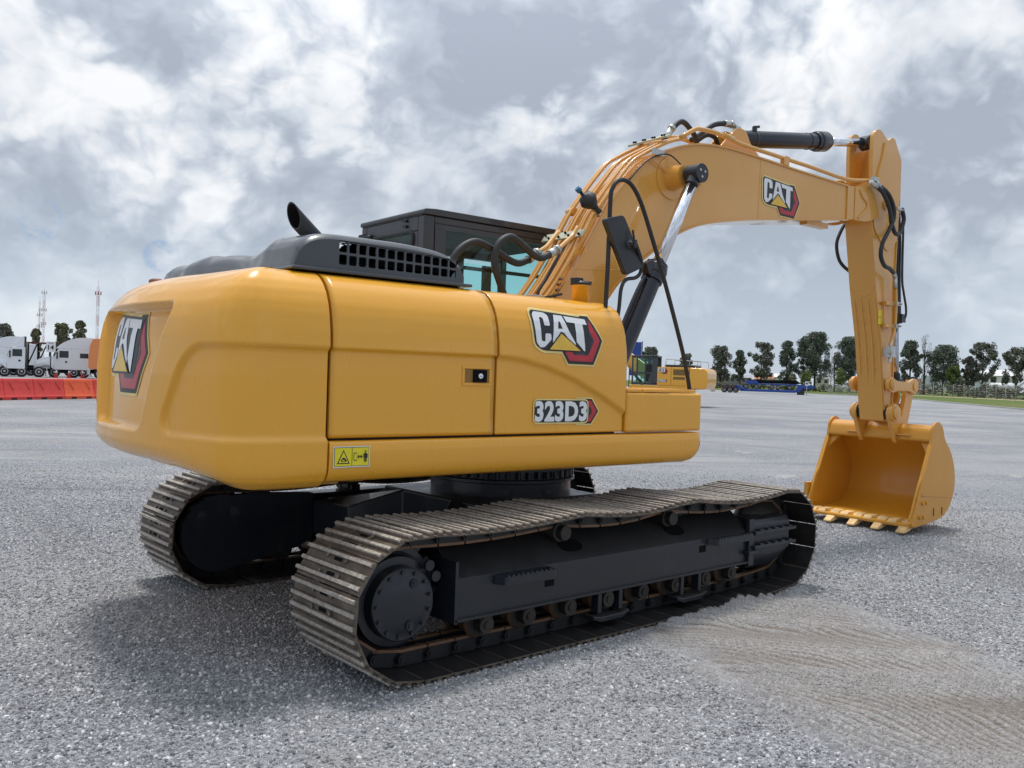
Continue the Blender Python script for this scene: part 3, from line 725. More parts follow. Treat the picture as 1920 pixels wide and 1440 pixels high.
# --- deck frame under everything and swivel
bm = NB(); bx(bm, -2.0, .95, -1.10, 1.10, 1.06, 1.20); bx(bm, -.3, .9, -.36, .30, 1.20, 1.62); bx(bm, -1.98, -1.85, -.98, -.86, 1.0, 1.06); bx(bm, -1.78, -1.70, -1.0, -.9, 1.01, 1.06)
for y in (-.32, .24): prism(bm, [(-.3, 1.5), (.05, 1.5), (.42, 1.35), (.9, 1.3), (.9, 1.62), (.42, 1.9), (.12, 2.0), (-.1, 1.9)], y, y+.04)
obj('upper_frame', bm, plain('upper_frame_paint', (.62, .31, .05), .45), EX)
bm = NB(); lathe(bm, (0.10, 0, .74), (0, 0, 1), [(0, .555), (.10, .555), (.11, .585), (.13, .585), (.135, .54), (.20, .54), (.205, .585), (.30, .585)], 64)
for i in range(44):
    a = 2*pi*i/44; cyl(bm, (.10+.565*cos(a), .565*sin(a), .88), (.10+.565*cos(a), .565*sin(a), .93), .016, n=6)
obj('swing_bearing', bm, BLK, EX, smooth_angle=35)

# ------------------------------------------------------------------ undercarriage
def TF(x, y, z): return Vector((SC*x-SS*y, SS*x+SC*y, z))
def tframe_obj(name, bm, mats, parent=EX, **k):
    o = obj(name, bm, mats, parent, **k); o.rotation_euler.z = .0403; return o
bm = NB()
lo = [(-.95, -.55), (-1.02, -.98), (-.35, -.98), (-.1, -.62), (.1, -.62), (.35, -.98), (1.02, -.98), (.95, -.55), (.62, -.3), (.62, .3), (.95, .55), (1.02, .98), (.35, .98), (.1, .62), (-.1, .62), (-.35, .98), (-1.02, .98), (-.95, .55), (-.62, .3), (-.62, -.3)]
def slab(bm, pts, zb, zt):
    A = [bm.verts.new((x, y, zb(x, y))) for x, y in pts]; B = [bm.verts.new((x, y, zt(x, y))) for x, y in pts]; n = len(pts)
    addf(bm, A[::-1]); addf(bm, B)
    for i in range(n): addf(bm, [A[i], A[(i+1) % n], B[(i+1) % n], B[i]])
slab(bm, lo, lambda x, y: .34, lambda x, y: .74 if abs(y) < .7 and abs(x) < .7 else .60)
bx(bm, -.6, .6, -.6, .6, .34, .742)
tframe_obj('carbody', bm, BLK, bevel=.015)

# track path in the side view (x, z) on the shoe surface
def arc(cx_, cz, r, a0, a1, n): return [(cx_+r*cos(a0+(a1-a0)*i/n), cz+r*sin(a0+(a1-a0)*i/n)) for i in range(n+1)]
RW, ZW = .372, .410
path = [(-1.72+3.1*i/40, .030) for i in range(41)]
path += arc(1.80, .425, RW, radians(-82), radians(90), 30)[0:]
top = []
sup = [1.78, .53, -.54, -1.76]
for a, b in zip(sup, sup[1:]):
    for i in range(1, 17):
        t = i/16; sag = (.052 if a > 1 else .046 if a > 0 else .024)*sin(pi*t)**1.0
        lift = (.012 if abs(b-.53) < .01 else 0)*t+(.012 if abs(a-.53) < .01 else 0)*(1-t)
        top.append((a+(b-a)*t, .795-(.0+.013*sstep(-.2, -1.76, a+(b-a)*t))-sag+lift))
path += top
path += arc(-1.78, ZW, RW, radians(90), radians(252), 30)[1:]
def resample(P, n):
    P = P+[P[0]]; L = [0]
    for a, b in zip(P, P[1:]): L.append(L[-1]+hypot(b[0]-a[0], b[1]-a[1]))
    T = L[-1]; out = []; j = 0
    for i in range(n):
        s = T*i/n
        while L[j+1] < s: j += 1
        t = (s-L[j])/(L[j+1]-L[j]); out.append((P[j][0]+(P[j+1][0]-P[j][0])*t, P[j][1]+(P[j+1][1]-P[j][1])*t))
    return out, T
_, TL = resample(path, 4)
NSH = round(TL/.1905); nodes, _ = resample(path, NSH)
PIT = TL/NSH; SW = .650
def shoe_mesh():
    bm = NB(); h = PIT/2; g = .033
    prof = [(-h+.003, .002), (-h+.003, .012), (-h+.012, .012), (-h+.016, g), (-h+.034, g), (-h+.040, .010), (-.016, .010), (-.009, g-.002), (.009, g-.002), (.016, .010),
            (h-.050, .010), (h-.042, g), (h-.024, g), (h-.018, .008), (h-.003, .008), (h-.003, .0), (-h+.006, .0)]
    prism(bm, prof, -SW/2, SW/2)
    for x in (-.052, .040):
        for y in (-.105, .085): cyl(bm, (x, y, .009), (x, y, .022), .0145, .012, n=10)
        bx(bm, x-.014, x+.014, -.045, .035, .0095, .0112, 1)
    bmesh.ops.recalc_face_normals(bm, faces=bm.faces)
    for f in bm.faces:
        if f.normal.z < -.9 and f.calc_center_median().z < .006: f.material_index = 2
    o = obj('track_shoe', bm, [SHOE, DARK, SHOEIN], bevel=.0025, seg=1); return o
def link_bm(sg):
    bm = NB(); n = len(nodes)
    for i in range(n):
        a = Vector((nodes[i][0], 0, nodes[i][1])); b = Vector((nodes[(i+1) % n][0], 0, nodes[(i+1) % n][1])); t = (b-a).normalized(); nn = Vector((t.z, 0, -t.x)); nn = Vector((-t.z, 0, t.x))
        # inward normal: towards the middle of the loop
        m = (a+b)/2; c = Vector((max(-1.75, min(1.75, m.x)), 0, .41)); 
        if nn.dot(c-m) < 0: nn = -nn
        L = (b-a).length
        for y in (-.085, .055):
            y0, y1 = y, y+.030
            def F(s, yy, d): return a+t*s+nn*d+Vector((0, yy, 0))
            P = [(-.035, .022), (-.03, .012), (.02, .004), (L-.05, .004), (L-.02, .02), (L-.01, .055), (L+.0, .075), (L-.03, .098), (.01, .098), (-.025, .08), (-.04, .05)]
            prism(bm, P, y0, y1, 0, lambda s, yy, d: F(s, yy, d))
            q = [F(.0, y0-.003, .0985), F(L-.012, y0-.003, .0985), F(L-.012, y1+.003, .0985), F(.0, y1+.003, .0985)]; q2 = [p-nn*.016 for p in q]
            V = [bm.verts.new(p) for p in q]; W = [bm.verts.new(p) for p in q2]; addf(bm, V, 1)
            for k in range(4): addf(bm, [V[k], V[(k+1) % 4], W[(k+1) % 4], W[k]], 1)
        p = a+nn*.052; cyl(bm, p+Vector((0, -.112, 0)), p+Vector((0, .112, 0)), .026, n=14, mi=0); cyl(bm, p+Vector((0, -.120, 0)), p+Vector((0, .120, 0)), .013, n=10, mi=2)
    return bm
def build_side(sg):
    yc = sg*1.2454
    tr = tframe_obj('crawler_chain', link_bm(sg), [LINK, RUST, LINK], smooth_angle=40); tr.location = TF(0, yc, 0)
    n = len(nodes)
    for i in range(n):
        a = nodes[i]; b = nodes[(i+1) % n]; mx, mz = (a[0]+b[0])/2, (a[1]+b[1])/2; tx, tz = b[0]-a[0], b[1]-a[1]; l = hypot(tx, tz); tx /= l; tz /= l
        s = SHOE0 if (sg < 0 and i == 0) else SHOE0.copy()
        if s is not SHOE0: COL.objects.link(s)
        s.parent = tr
        # local +x along travel, +z outwards (path runs forward along the ground)
        M = Matrix(((tx, 0, tz, mx), (0, -1, 0, 0), (tz, 0, -tx, mz), (0, 0, 0, 1)))
        s.matrix_local = M
    # frame
    o = sg
    Y = lambda y: yc+o*y                        # y measured outwards from the track's middle
    bm = NB()
    sec = [(-.17, .30), (.205, .275), (.205, .50), (.005, .640), (-.17, .640)]
    xs = [-1.43, 1.42]
    A = [bm.verts.new((xs[0], Y(y), z)) for y, z in sec]; B = [bm.verts.new((xs[1], Y(y), z)) for y, z in sec]
    addf(bm, A); addf(bm, B[::-1])
    for i in range(5): addf(bm, [A[i], B[i], B[(i+1) % 5], A[(i+1) % 5]])
    bx(bm, -1.44, 1.43, *sorted((Y(-.19), Y(.225))), .262, .276)
    # end flare and motor guard on the inner side
    bx(bm, -1.452, -1.43, *sorted((Y(-.10), Y(.215))), .25, .60)
    if True:
        P = arc(-1.78, .41, .285, radians(75), radians(270), 20)+[(-1.15, .24), (-1.02, .30), (-1.02, .66), (-1.5, .69)]
        prism(bm, P, *sorted((Y(-.20), Y(-.27))))
    for hx in (-.72, .81): bx(bm, hx-.04, hx+.04, *sorted((Y(.2045), Y(.2065))), .365 if hx < 0 else .405, .405 if hx < 0 else .455, 1)
    for hx, a in ((-.45, .12), (.60, .12)):     # slots in the sloping plate
        v = []
        for k in range(16):
            q = 2*pi*k/16; sx, sy = hx+.10*cos(q)*(abs(cos(q))**-.3 if abs(cos(q)) > .1 else 1), .105+.045*sin(q)
            v.append(bm.verts.new((sx, Y(sy), .50+(.205-sy)*.70+.003)))
        addf(bm, v, 1)
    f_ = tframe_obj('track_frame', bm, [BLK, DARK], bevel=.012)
    def step(x0, x1, z, name='frame_step'):
        bm = NB(); P = round_corners([(x0, .205), (x0+.035, .285), (x1-.02, .285), (x1, .205), (x1-.012, .205), (x1-.028, .273), (x0+.043, .273), (x0+.014, .205)], .012, 2)
        A = [bm.verts.new((x, Y(y), z-.035)) for x, y in P]; B = [bm.verts.new((x, Y(y), z+.012)) for x, y in P]; addf(bm, A[::-1]); addf(bm, B)
        for i in range(len(P)): addf(bm, [A[i], A[(i+1) % len(P)], B[(i+1) % len(P)], B[i]])
        k = int((x1-x0)/.045)
        for i in range(k): box(bm, (x0+.05+(x1-x0-.08)*i/k, Y(.279), z+.016), (.022, .012, .012), 0)
        o_ = obj(name, bm, BLK, f_); return o_
    step(-1.17, -.72, .475); step(.86, 1.36, .490)
    # idler guard with two serrated ribs
    bm = NB()
    P = [(.03, .60), (.20, .585), (.225, .55), (.225, .34), (.15, .20), (.03, .20)]
    A = [bm.verts.new((1.43, Y(y), z)) for y, z in P]; B = [bm.verts.new((1.93 if z > .3 else 1.80, Y(y), z)) for y, z in P]; addf(bm, A); addf(bm, B[::-1])
    for i in range(len(P)): addf(bm, [A[i], B[i], B[(i+1) % len(P)], A[(i+1) % len(P)]])
    for z in (.505, .395):
        bx(bm, 1.40, 1.98, *sorted((Y(.226), Y(.262))), z-.028, z)
        for i in range(5): box(bm, (1.50+.10*i, Y(.245), z+.004), (.05, .03, .012))
    bx(bm, 1.33, 1.45, *sorted((Y(.206), Y(.255))), .33, .36); bx(bm, 1.36, 1.43, *sorted((Y(.19), Y(.232))), .24, .60)
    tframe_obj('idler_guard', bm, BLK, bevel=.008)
    # idler
    bm = NB(); lathe(bm, (1.80, yc-.11, .425), (0, 1, 0), [(0, .10), (.0, .20), (.03, .215), (.03, .26), (.075, .27), (.08, .30), (.14, .30), (.145, .27), (.19, .26), (.19, .215), (.22, .20), (.22, .08)], 40)
    tframe_obj('idler', bm, [plain('idler_worn', (.05, .042, .036), .5, .4, .35, .3, 20)])
    # rollers
    RM = plain('roller_steel', (.035, .031, .028), .5, .3, .4, .3, 30)
    for x in (-1.20, -.87, -.52, -.17, .18, .53, .88, 1.20):
        bm = NB(); lathe(bm, (x, yc-.17, .205), (0, 1, 0), [(0, .05), (.04, .05), (.045, .085, 1), (.07, .095, 1), (.075, .077, 1), (.15, .077, 0), (.19, .077, 0), (.265, .077, 1), (.27, .095, 1), (.295, .085, 1), (.30, .05), (.34, .05)], 24)
        cyl(bm, (x, Y(.16), .205), (x, Y(.198), .205), .052, n=14); cyl(bm, (x, Y(.198), .205), (x, Y(.206), .205), .022, n=8); bx(bm, x-.045, x+.045, *sorted((Y(.165), Y(.190))), .205, .265)
        tframe_obj('track_roller', bm, [RM, RUST], smooth_angle=40)
    for x in (-.54, .53):
        bm = NB(); lathe(bm, (x, yc-.02*sg*0-.02, .665), (0, sg, 0), [(-.06, .035), (-.055, .055), (.05, .055), (.055, .062), (.085, .062), (.09, .046), (.135, .046), (.135, .03)], 24)
        for k in range(8):
            q = 2*pi*k/8; box(bm, (x+.04*cos(q), Y(.13), .665+.04*sin(q)), (.014, .02, .03), 0, Matrix.Rotation(-q, 3, 'Y'))
        bx(bm, x-.04, x+.04, *sorted((Y(-.12), Y(-.04))), .60, .68)
        tframe_obj('carrier_roller', bm, [RM], smooth_angle=40)
    for x in (-.17, .68):                        # roller guards
        bm = NB()
        for d in (-.10, .10): bx(bm, x+d-.018, x+d+.018, *sorted((Y(.15), Y(.215))), .13, .265)
        prism(bm, [(x-.17, .100), (x-.10, .075), (x+.10, .075), (x+.17, .105), (x+.17, .125), (x+.10, .11), (x-.10, .11), (x-.17, .125)], *sorted((Y(.14), Y(.23))))
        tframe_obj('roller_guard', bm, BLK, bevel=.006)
    # final drive
    bm = NB()
    lathe(bm, (-1.78, yc, .41), (0, sg, 0), [(-.16, .20), (-.10, .245), (-.035, .25), (-.03, .30), (.03, .30), (.035, .262), (.05, .262), (.06, .245), (.115, .240), (.12, .20), (.165, .196), (.19, .196), (.195, .190), (.1955, .150), (.198, .146), (.198, .02)], 56)
    for k in range(21):                          # sprocket teeth
        q = 2*pi*k/21; p = Vector((-1.78+.305*cos(q), yc, .41+.305*sin(q))); box(bm, p, (.055, .05, .035), 0, Matrix.Rotation(-q, 3, 'Y'))
    for k in range(13):
        q = 2*pi*k/13+.2; p = Vector((-1.78+.172*cos(q), Y(.1955), .41+.172*sin(q))); cyl(bm, p, p+Vector((0, sg*.012, 0)), .011, n=8)
    for q in (1.05, -1.25):
        p = Vector((-1.78+.125*cos(q), Y(.196), .41+.125*sin(q))); cyl(bm, p, p+Vector((0, sg*.012, 0)), .026, n=18); cyl(bm, p+Vector((0, sg*.012, 0)), p+Vector((0, sg*.017, 0)), .014, n=12)
    for q in (.45, .75): 
        p = Vector((-1.78+.262*cos(q), Y(.09), .41+.262*sin(q))); cyl(bm, p-Vector((0, .05, 0)), p+Vector((0, sg*.07, 0)), .03, n=12)
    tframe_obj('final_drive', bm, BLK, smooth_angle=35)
SHOE0 = shoe_mesh()
build_side(-1); build_side(1)

# ------------------------------------------------------------------ boom
YB0, YB1 = -.245, .155; YM = -.045
btop = [(.12, 1.98), (.30, 2.14), (.55, 2.44), (.79, 2.81), (.99, 3.12), (1.21, 3.36), (1.46, 3.565), (1.74, 3.70), (1.97, 3.775), (2.19, 3.82), (2.53, 3.85), (3.03, 3.85), (3.51, 3.84), (3.94, 3.835), (4.64, 3.83)]
bbot = [(.42, 1.70), (.72, 2.0), (1.0, 2.34), (1.13, 2.48), (1.39, 2.68), (1.6, 2.82), (1.8, 2.945), (2.01, 3.04), (2.23, 3.11), (2.57, 3.18), (3.06, 3.26), (3.85, 3.365), (4.64, 3.47)]
def sm2(P, k=4): return [(q.x, q.z) for q in catmull([(a, 0, b) for a, b in P], k)]
bt, bb = sm2(btop), sm2(bbot)
bm = NB()
core = bt+bb[::-1]+arc(.27, 1.82, .20, radians(-45), radians(-215), 8)
prism(bm, core, YB0+.012, YB1-.012)
def ribbon(bm, P, y0, y1, t, sgn):
    n = len(P); A = []
    for i, (x, z) in enumerate(P):
        a = P[max(0, i-1)]; b = P[min(n-1, i+1)]; dx, dz = b[0]-a[0], b[1]-a[1]; l = hypot(dx, dz); nx, nz = -dz/l*sgn, dx/l*sgn
        A.append([bm.verts.new((x+nx*k, y, z+nz*k)) for k, y in ((-.002, y0), (t, y0), (t, y1), (-.002, y1))])
    for a, b in zip(A, A[1:]):
        for k in range(4): addf(bm, [a[k], a[(k+1) % 4], b[(k+1) % 4], b[k]])
    addf(bm, A[0]); addf(bm, A[-1][::-1])
ribbon(bm, bt, YB0-.006, YB1+.006, .014, 1); ribbon(bm, bb, YB0-.008, YB1+.008, .014, -1)
# butt-weld lines across the side plate
for (x0, z0), (x1, z1) in (((3.05, 3.84), (3.03, 3.27)), ((.62, 2.52), (1.28, 2.30+.28)),):
    cyl(bm, (x0, YB0+.012, z0), (x1, YB0+.012, z1), .004, n=6)
cyl(bm, (1.92, YB0+.014, 3.745), (1.24, YB0+.014, 3.10), .003, n=6)
# cylinder boss with its stiffening plate
for sg, y in ((-1, YB0+.012), (1, YB1-.012)):
    lathe(bm, (1.74, y, 3.44), (0, sg, 0), [(-.01, .19), (.008, .19), (.012, .185), (.013, .115), (.05, .108), (.11, .10), (.165, .10)], 32)
cyl(bm, (2.10, YB0+.02, 3.45), (2.10, YB0-.03, 3.45), .022, n=8); cyl(bm, (2.10, YB0-.02, 3.45), (2.10, YB0-.036, 3.45), .014, n=8)
# nose casting and fork
prism(bm, [(4.62, 3.842), (4.78, 3.85), (4.80, 3.50), (4.62, 3.458)], YB0-.003, YB1+.003)
for y0, y1 in ((YB0-.012, YB0+.03), (YB1-.03, YB1+.012)):
    P = round_corners([(4.76, 3.845), (5.12, 3.905), (5.44, 3.88), (5.56, 3.74), (5.46, 3.63), (5.02, 3.49), (4.76, 3.485)], [.0, .1, .10, .12, .12, .1, 0], 5); prism(bm, P, y0, y1)
tube(bm, [(4.84, YB0-.014, 3.83), (4.90, YB0-.016, 3.76), (5.0, YB0-.016, 3.70), (5.0, YB0-.016, 3.64), (4.90, YB0-.016, 3.56), (4.83, YB0-.014, 3.51)], .014, 8)
for y in (YB0-.012, YB1+.012): cyl(bm, (5.41, y-.02, 3.735), (5.41, y+.02, 3.735), .055, n=20); cyl(bm, (5.41, y-.026, 3.735), (5.41, y+.026, 3.735), .03, n=16)
bx(bm, 3.95, 4.35, -.19, -.10, 3.30+.035, 3.39)
# brackets for the stick cylinder on top
for y in (-.135, .03): prism(bm, round_corners([(2.50, 3.86), (2.66, 4.02), (2.78, 4.125), (2.92, 4.12), (2.99, 4.0), (3.22, 3.86)], [.0, .1, .06, .06, .08, 0], 4), y-.012, y+.012)
boom = obj('boom', bm, YEL_ARM, EX, bevel=.004)
logo('boom_logo_decal', lambda u, v, o: Vector((3.085+u, YB0+.012-o, 3.345+u*.0+v)), EX, w=.635, h=.345, cut=0)

# hydraulic lines climbing the boom's back
def along(P, off, y, k=1):
    """points of profile P lifted off the plate"""
    n = len(P); out = []
    for i, (x, z) in enumerate(P):
        a = P[max(0, i-1)]; b = P[min(n-1, i+1)]; l = hypot(b[0]-a[0], b[1]-a[1]); out.append((x-(b[1]-a[1])/l*off, y, z+(b[0]-a[0])/l*off))
    return out
bk = [(.30, 2.14), (.55, 2.44), (.79, 2.81), (.95, 3.05), (1.30, 3.44), (1.46, 3.565), (1.60, 3.65)]
ys = [(-.215, .07, 1.0), (-.165, .07, 1.02), (-.11, .07, .98), (-.04, .07, 1.0), (.02, .07, 1.0), (.08, .085, 1.0), (.135, .085, 1.0)]
for i, (y, off, k) in enumerate(ys):
    bm = NB(); end = btop[7:9] if i in (0, 6) else btop[7:8]
    P = along([(.28, 2.12), (.50, 2.37), (.80, 2.82), (.93, 3.02), (1.26, 3.41), (1.40, 3.52), (1.74, 3.70)]+([(1.97, 3.775)] if i in (0, 1, 5, 6) else []), off+(.012 if i % 2 else 0), y)
    P = [(x-.02*(k-1)*10, yy, z) for x, yy, z in P]
    tube(bm, [p for p in P], .0165 if i not in (1, 4) else .013, 8, k=3)
    obj('hydraulic_line', bm, YEL_ARM, EX)
bm = NB(); P = [(1.86, -.225, 3.83), (2.03, -.235, 3.93), (2.12, -.235, 3.955), (2.35, -.235, 3.965), (2.60, -.235, 3.945), (2.85, -.235, 3.93), (3.9, -.235, 3.92), (4.60, -.235, 3.905), (5.02, -.235, 3.96), (5.16, -.24, 3.955), (5.28, -.25, 3.88)]
tube(bm, P, .021, 10, k=3); obj('hydraulic_line', bm, YEL_ARM, EX)
bm = NB(); P = [(1.80, .13, 3.82), (2.0, .13, 3.92), (2.3, .13, 3.97), (2.8, .13, 3.93), (3.9, .13, 3.92), (4.60, .13, 3.92), (5.02, .13, 4.0), (5.16, .13, 4.01), (5.3, .13, 3.9)]
tube(bm, P, .021, 10, k=3); obj('hydraulic_line', bm, YEL_ARM, EX)
for y in (-.235, .13):
    bm = NB(); box(bm, (3.45, y, 3.885), (.09, .05, .07)); box(bm, (3.47, y, 3.93), (.07, .05, .03)); obj('line_clamp', bm, YEL_ARM, EX, bevel=.004)
    bm = NB(); cyl(bm, (2.45, y, 3.965), (2.60, y, 3.955), .027, n=10); obj('pipe_union', bm, YEL_ARM, EX)
bm = NB(); cyl(bm, (.865, .15, 3.06), (.865, .06, 3.06), .035, n=12); obj('pipe_union', bm, YEL_ARM, EX)
# zinc clamp plates across the lines, with bolts
def clampplate(p, ang, y0, y1, wd=.075):
    bm = NB(); R = Matrix.Rotation(-ang, 3, 'Y'); c = Vector((p[0], (y0+y1)/2, p[1])); box(bm, c, (wd, y1-y0, .018), 0, R)
    for i, y in enumerate([y0+.03+(y1-y0-.06)*k/7 for k in range(8)]):
        o_ = R @ Vector((.018 if i % 2 else -.018, 0, .009)); q = Vector((c.x, y, c.z))+o_; nn = R @ Vector((0, 0, 1)); cyl(bm, q, q+nn*.016, .011, n=6, mi=1)
    return obj('clamp_plate', bm, [ZINC, DARK], EX, bevel=.003)
clampplate((.655, 2.815), radians(56), -.275, .215)
clampplate((1.66, 3.80), radians(24), -.26, .20)
bm = NB(); lathe(bm, (.67, -.25, 3.125), (.45, -.1, -.35), [(-.05, .012), (0, .02), (.005, .055), (.05, .075), (.06, .078), (.065, .075), (.11, .05), (.13, .03), (.17, .02), (.175, .024), (.20, .024)], 20)
obj('accumulator', bm, [RUB], EX); 
bm = NB(); cyl(bm, (.635, -.243, 3.152), (.605, -.237, 3.175), .024, n=12); obj('accumulator_cap', bm, plain('blue_cap', (.03, .16, .32), .4), EX)
bm = NB(); cyl(bm, (.77, -.265, 3.045), (.80, -.262, 3.02), .026, n=6); cyl(bm, (.80, -.262, 3.02), (.85, -.245, 2.98), .014, n=8); obj('hose_fitting', bm, STEEL, EX)
# hoses from the hood to the boom
def hose(name, P, r=.024, mat=RUB, fit=None):
    bm = NB(); tube(bm, P, r, 12, k=7)
    if fit:
        for a, b in fit: cyl(bm, a, b, r*1.25, n=12, mi=1); m = Vector(b)+(Vector(b)-Vector(a)).normalized()*.03; cyl(bm, b, m, r*1.55, n=6, mi=1)
    return obj(name, bm, [mat, STEEL], EX)
hose('hydraulic_hose', [(-.70, -.30, 2.15), (-.68, -.34, 2.40), (-.61, -.35, 2.53), (-.48, -.35, 2.60), (-.33, -.35, 2.57), (-.18, -.35, 2.51), (-.06, -.34, 2.49), (.06, -.32, 2.535)], .027, RUB, [((.05, -.32, 2.53), (.14, -.30, 2.585))])
hose('hydraulic_hose', [(-.18, -.38, 2.15), (-.27, -.40, 2.30), (-.335, -.40, 2.46), (-.30, -.40, 2.60), (-.19, -.40, 2.665), (-.06, -.40, 2.61), (.03, -.40, 2.56), (.12, -.39, 2.545), (.22, -.37, 2.585)], .027, RUB, [((.21, -.37, 2.58), (.30, -.35, 2.625))])
bm = NB(); tube(bm, [(.16, -.30, 2.60), (.27, -.27, 2.66), (.36, -.22, 2.72), (.50, -.15, 2.82)], .018, 8); tube(bm, [(.33, -.345, 2.64), (.43, -.30, 2.70), (.55, -.26, 2.78), (.62, -.245, 2.86)], .018, 8); obj('hydraulic_line', bm, YEL_ARM, EX)
hose('hydraulic_hose', [(1.78, -.10, 3.80), (1.92, -.10, 3.97), (2.03, -.10, 4.03), (2.16, -.10, 3.97), (2.24, -.10, 3.90)], .025, RUB, [((1.80, -.10, 3.83), (1.87, -.10, 3.93))])
hose('hydraulic_hose', [(2.25, -.02, 3.92), (2.40, -.03, 4.02), (2.55, -.04, 4.12), (2.72, -.045, 4.17)], .025, RUB, [((2.70, -.045, 4.165), (2.80, -.045, 4.175))])
hose('hydraulic_hose', [(2.36, .02, 3.93), (2.50, 0, 4.02), (2.62, -.0, 4.02), (2.70, .02, 3.97)], .022)
bm = NB(); tube(bm, [(2.83, -.045, 4.18), (2.90, -.045, 4.17), (2.93, -.045, 4.13)], .02, 8); box(bm, (2.90, -.045, 4.155), (.08, .05, .04)); obj('hose_fitting', bm, STEEL, EX, bevel=.004)
# grease line and cable near the boss
hose('grease_line', [(1.18, -.262, 3.33), (1.35, -.262, 3.50), (1.52, -.262, 3.60), (1.68, -.27, 3.63), (1.76, -.36, 3.52), (1.78, -.43, 3.46)], .0065)
hose('grease_line', [(1.46, -.262, 3.555), (1.60, -.262, 3.50), (1.66, -.262, 3.44)], .006, YEL_ARM)
bm = NB(); box(bm, (1.53, -.262, 3.63), (.16, .004, .05)); obj('clip_bracket', bm, STEEL, EX)
# harness and small parts at the boom foot
hose('wiring_harness', [(.22, -.30, 2.16), (.18, -.29, 2.28), (.30, -.27, 2.44), (.42, -.26, 2.62), (.52, -.25, 2.75)], .012)
hose('wiring_harness', [(.26, -.30, 2.16), (.21, -.30, 2.24), (.30, -.30, 2.27), (.42, -.30, 2.30)], .010)
hose('wiring_harness', [(.10, -.32, 2.20), (.22, -.34, 2.21), (.34, -.36, 2.19), (.42, -.36, 2.15)], .006, YEL_ARM)
bm = NB(); bx(bm, -.16, -.04, -.62, -.52, 2.19, 2.235); cyl(bm, (-.04, -.57, 2.21), (.06, -.57, 2.21), .014, n=8, mi=1); obj('relay_box', bm, [plain('grey_box', (.35, .36, .38), .5), RUB], EX, bevel=.005)
bm = NB()
for i in range(6): cyl(bm, (.36+.018*i, YB0+.01, 2.20+.045*i), (.36+.018*i, YB0-.02, 2.20+.045*i), .012, n=6)
obj('boom_bolt', bm, RUST, EX)
bm = NB(); lathe(bm, (.035, -.93, 2.13), (0, 0, 1), [(0, .060), (.155, .060), (.156, .068), (.168, .068)], 24); obj('filler_neck', bm, YEL, EX)
bm = NB(); lathe(bm, (.035, -.93, 2.298), (0, 0, 1), [(0, .076), (.014, .076), (.018, .06), (.024, .056), (.03, .02)], 24); bx(bm, -.04, .03, -.96, -.90, 2.31, 2.345); bx(bm, .03, .13, -.945, -.915, 2.315, 2.33); obj('filler_cap', bm, BLK, EX, bevel=.003)

# boom cylinders
for sg, y in ((-1, -.50), (1, .41)):
    f0, hd = Vector((.64, y, 1.35)), Vector((1.755, y, 3.44)); d = (hd-f0).normalized()
    g = f0+d*((2.64-1.35)/d.z)
    bm = NB(); lathe(bm, f0, d, [(.0, .07), (.05, .085), (.10, .078), (1.26, .078), (1.262, .092), (1.32, .092), (1.33, .100), (1.37, .100), (1.375, .092), (1.40, .092), (1.41, .085), (1.43, .085), (1.435, .05)], 32)
    cyl(bm, f0-Vector((0, .08, 0)), f0+Vector((0, .08, 0)), .10)
    box(bm, f0+d*1.36+Vector((-.11, -.02, .02)), (.09, .07, .10), 0, Matrix.Rotation(-.43, 3, 'Y')); cyl(bm, f0+d*1.38+Vector((-.10, 0, .06)), f0+d*1.38+Vector((-.02, 0, .03)), .02)
    tube(bm, [f0+d*1.33+Vector((-.13, -.02, -.03)), f0+d*1.1+Vector((-.135, -.02, 0)), f0+d*.4+Vector((-.135, -.02, 0))], .017, 8)
    cyo = obj('boom_cylinder', bm, CYL, EX, smooth_angle=30)
    bm = NB(); cyl(bm, f0+d*1.40, hd, .054, n=28); obj('cylinder_rod', bm, CHROME, cyo)
    bm = NB(); cyl(bm, hd-Vector((0, .075, 0)), hd+Vector((0, .075, 0)), .083, n=28); cyl(bm, hd-d*.12, hd, .06, n=20)
    for k in range(3): q = 2*pi*k/3+.4; cyl(bm, hd+Vector((.035*cos(q), sg*.07, .035*sin(q))), hd+Vector((.035*cos(q), sg*.082, .035*sin(q))), .013, n=8, mi=1)
    obj('rod_eye', bm, [BLK, STEEL], cyo, bevel=.006)
# stick cylinder
a0, a1 = Vector((2.86, YM, 4.045)), Vector((5.33, YM, 4.475)); d = (a1-a0).normalized()
bm = NB(); lathe(bm, a0, d, [(0, .06), (.05, .085), (1.40, .085), (1.402, .098), (1.45, .10), (1.46, .110), (1.61, .110), (1.63, .100), (1.66, .09), (1.662, .045)], 36)
cyl(bm, a0+d*.28+Vector((0, -.04, .06)), a0+d*.28+Vector((0, -.04, .12)), .025); cyl(bm, a0+d*.30+Vector((-.03, -.04, .11)), a0+d*.30+Vector((.05, -.04, .13)), .014)
for x in (.28, 1.26): lathe(bm, a0+d*x, d, [(0, .088), (.004, .091), (.03, .091), (.034, .088)], 28)
sc = obj('stick_cylinder', bm, CYL, EX, smooth_angle=30)
bm = NB(); cyl(bm, a0+d*1.64, a1-d*.08, .047, n=28); obj('cylinder_rod', bm, CHROME, sc)
bm = NB(); cyl(bm, a1-Vector((0, .06, 0)), a1+Vector((0, .06, 0)), .085, n=24); cyl(bm, a1-d*.13, a1, .062, n=16); obj('rod_eye', bm, BLK, sc, bevel=.006)

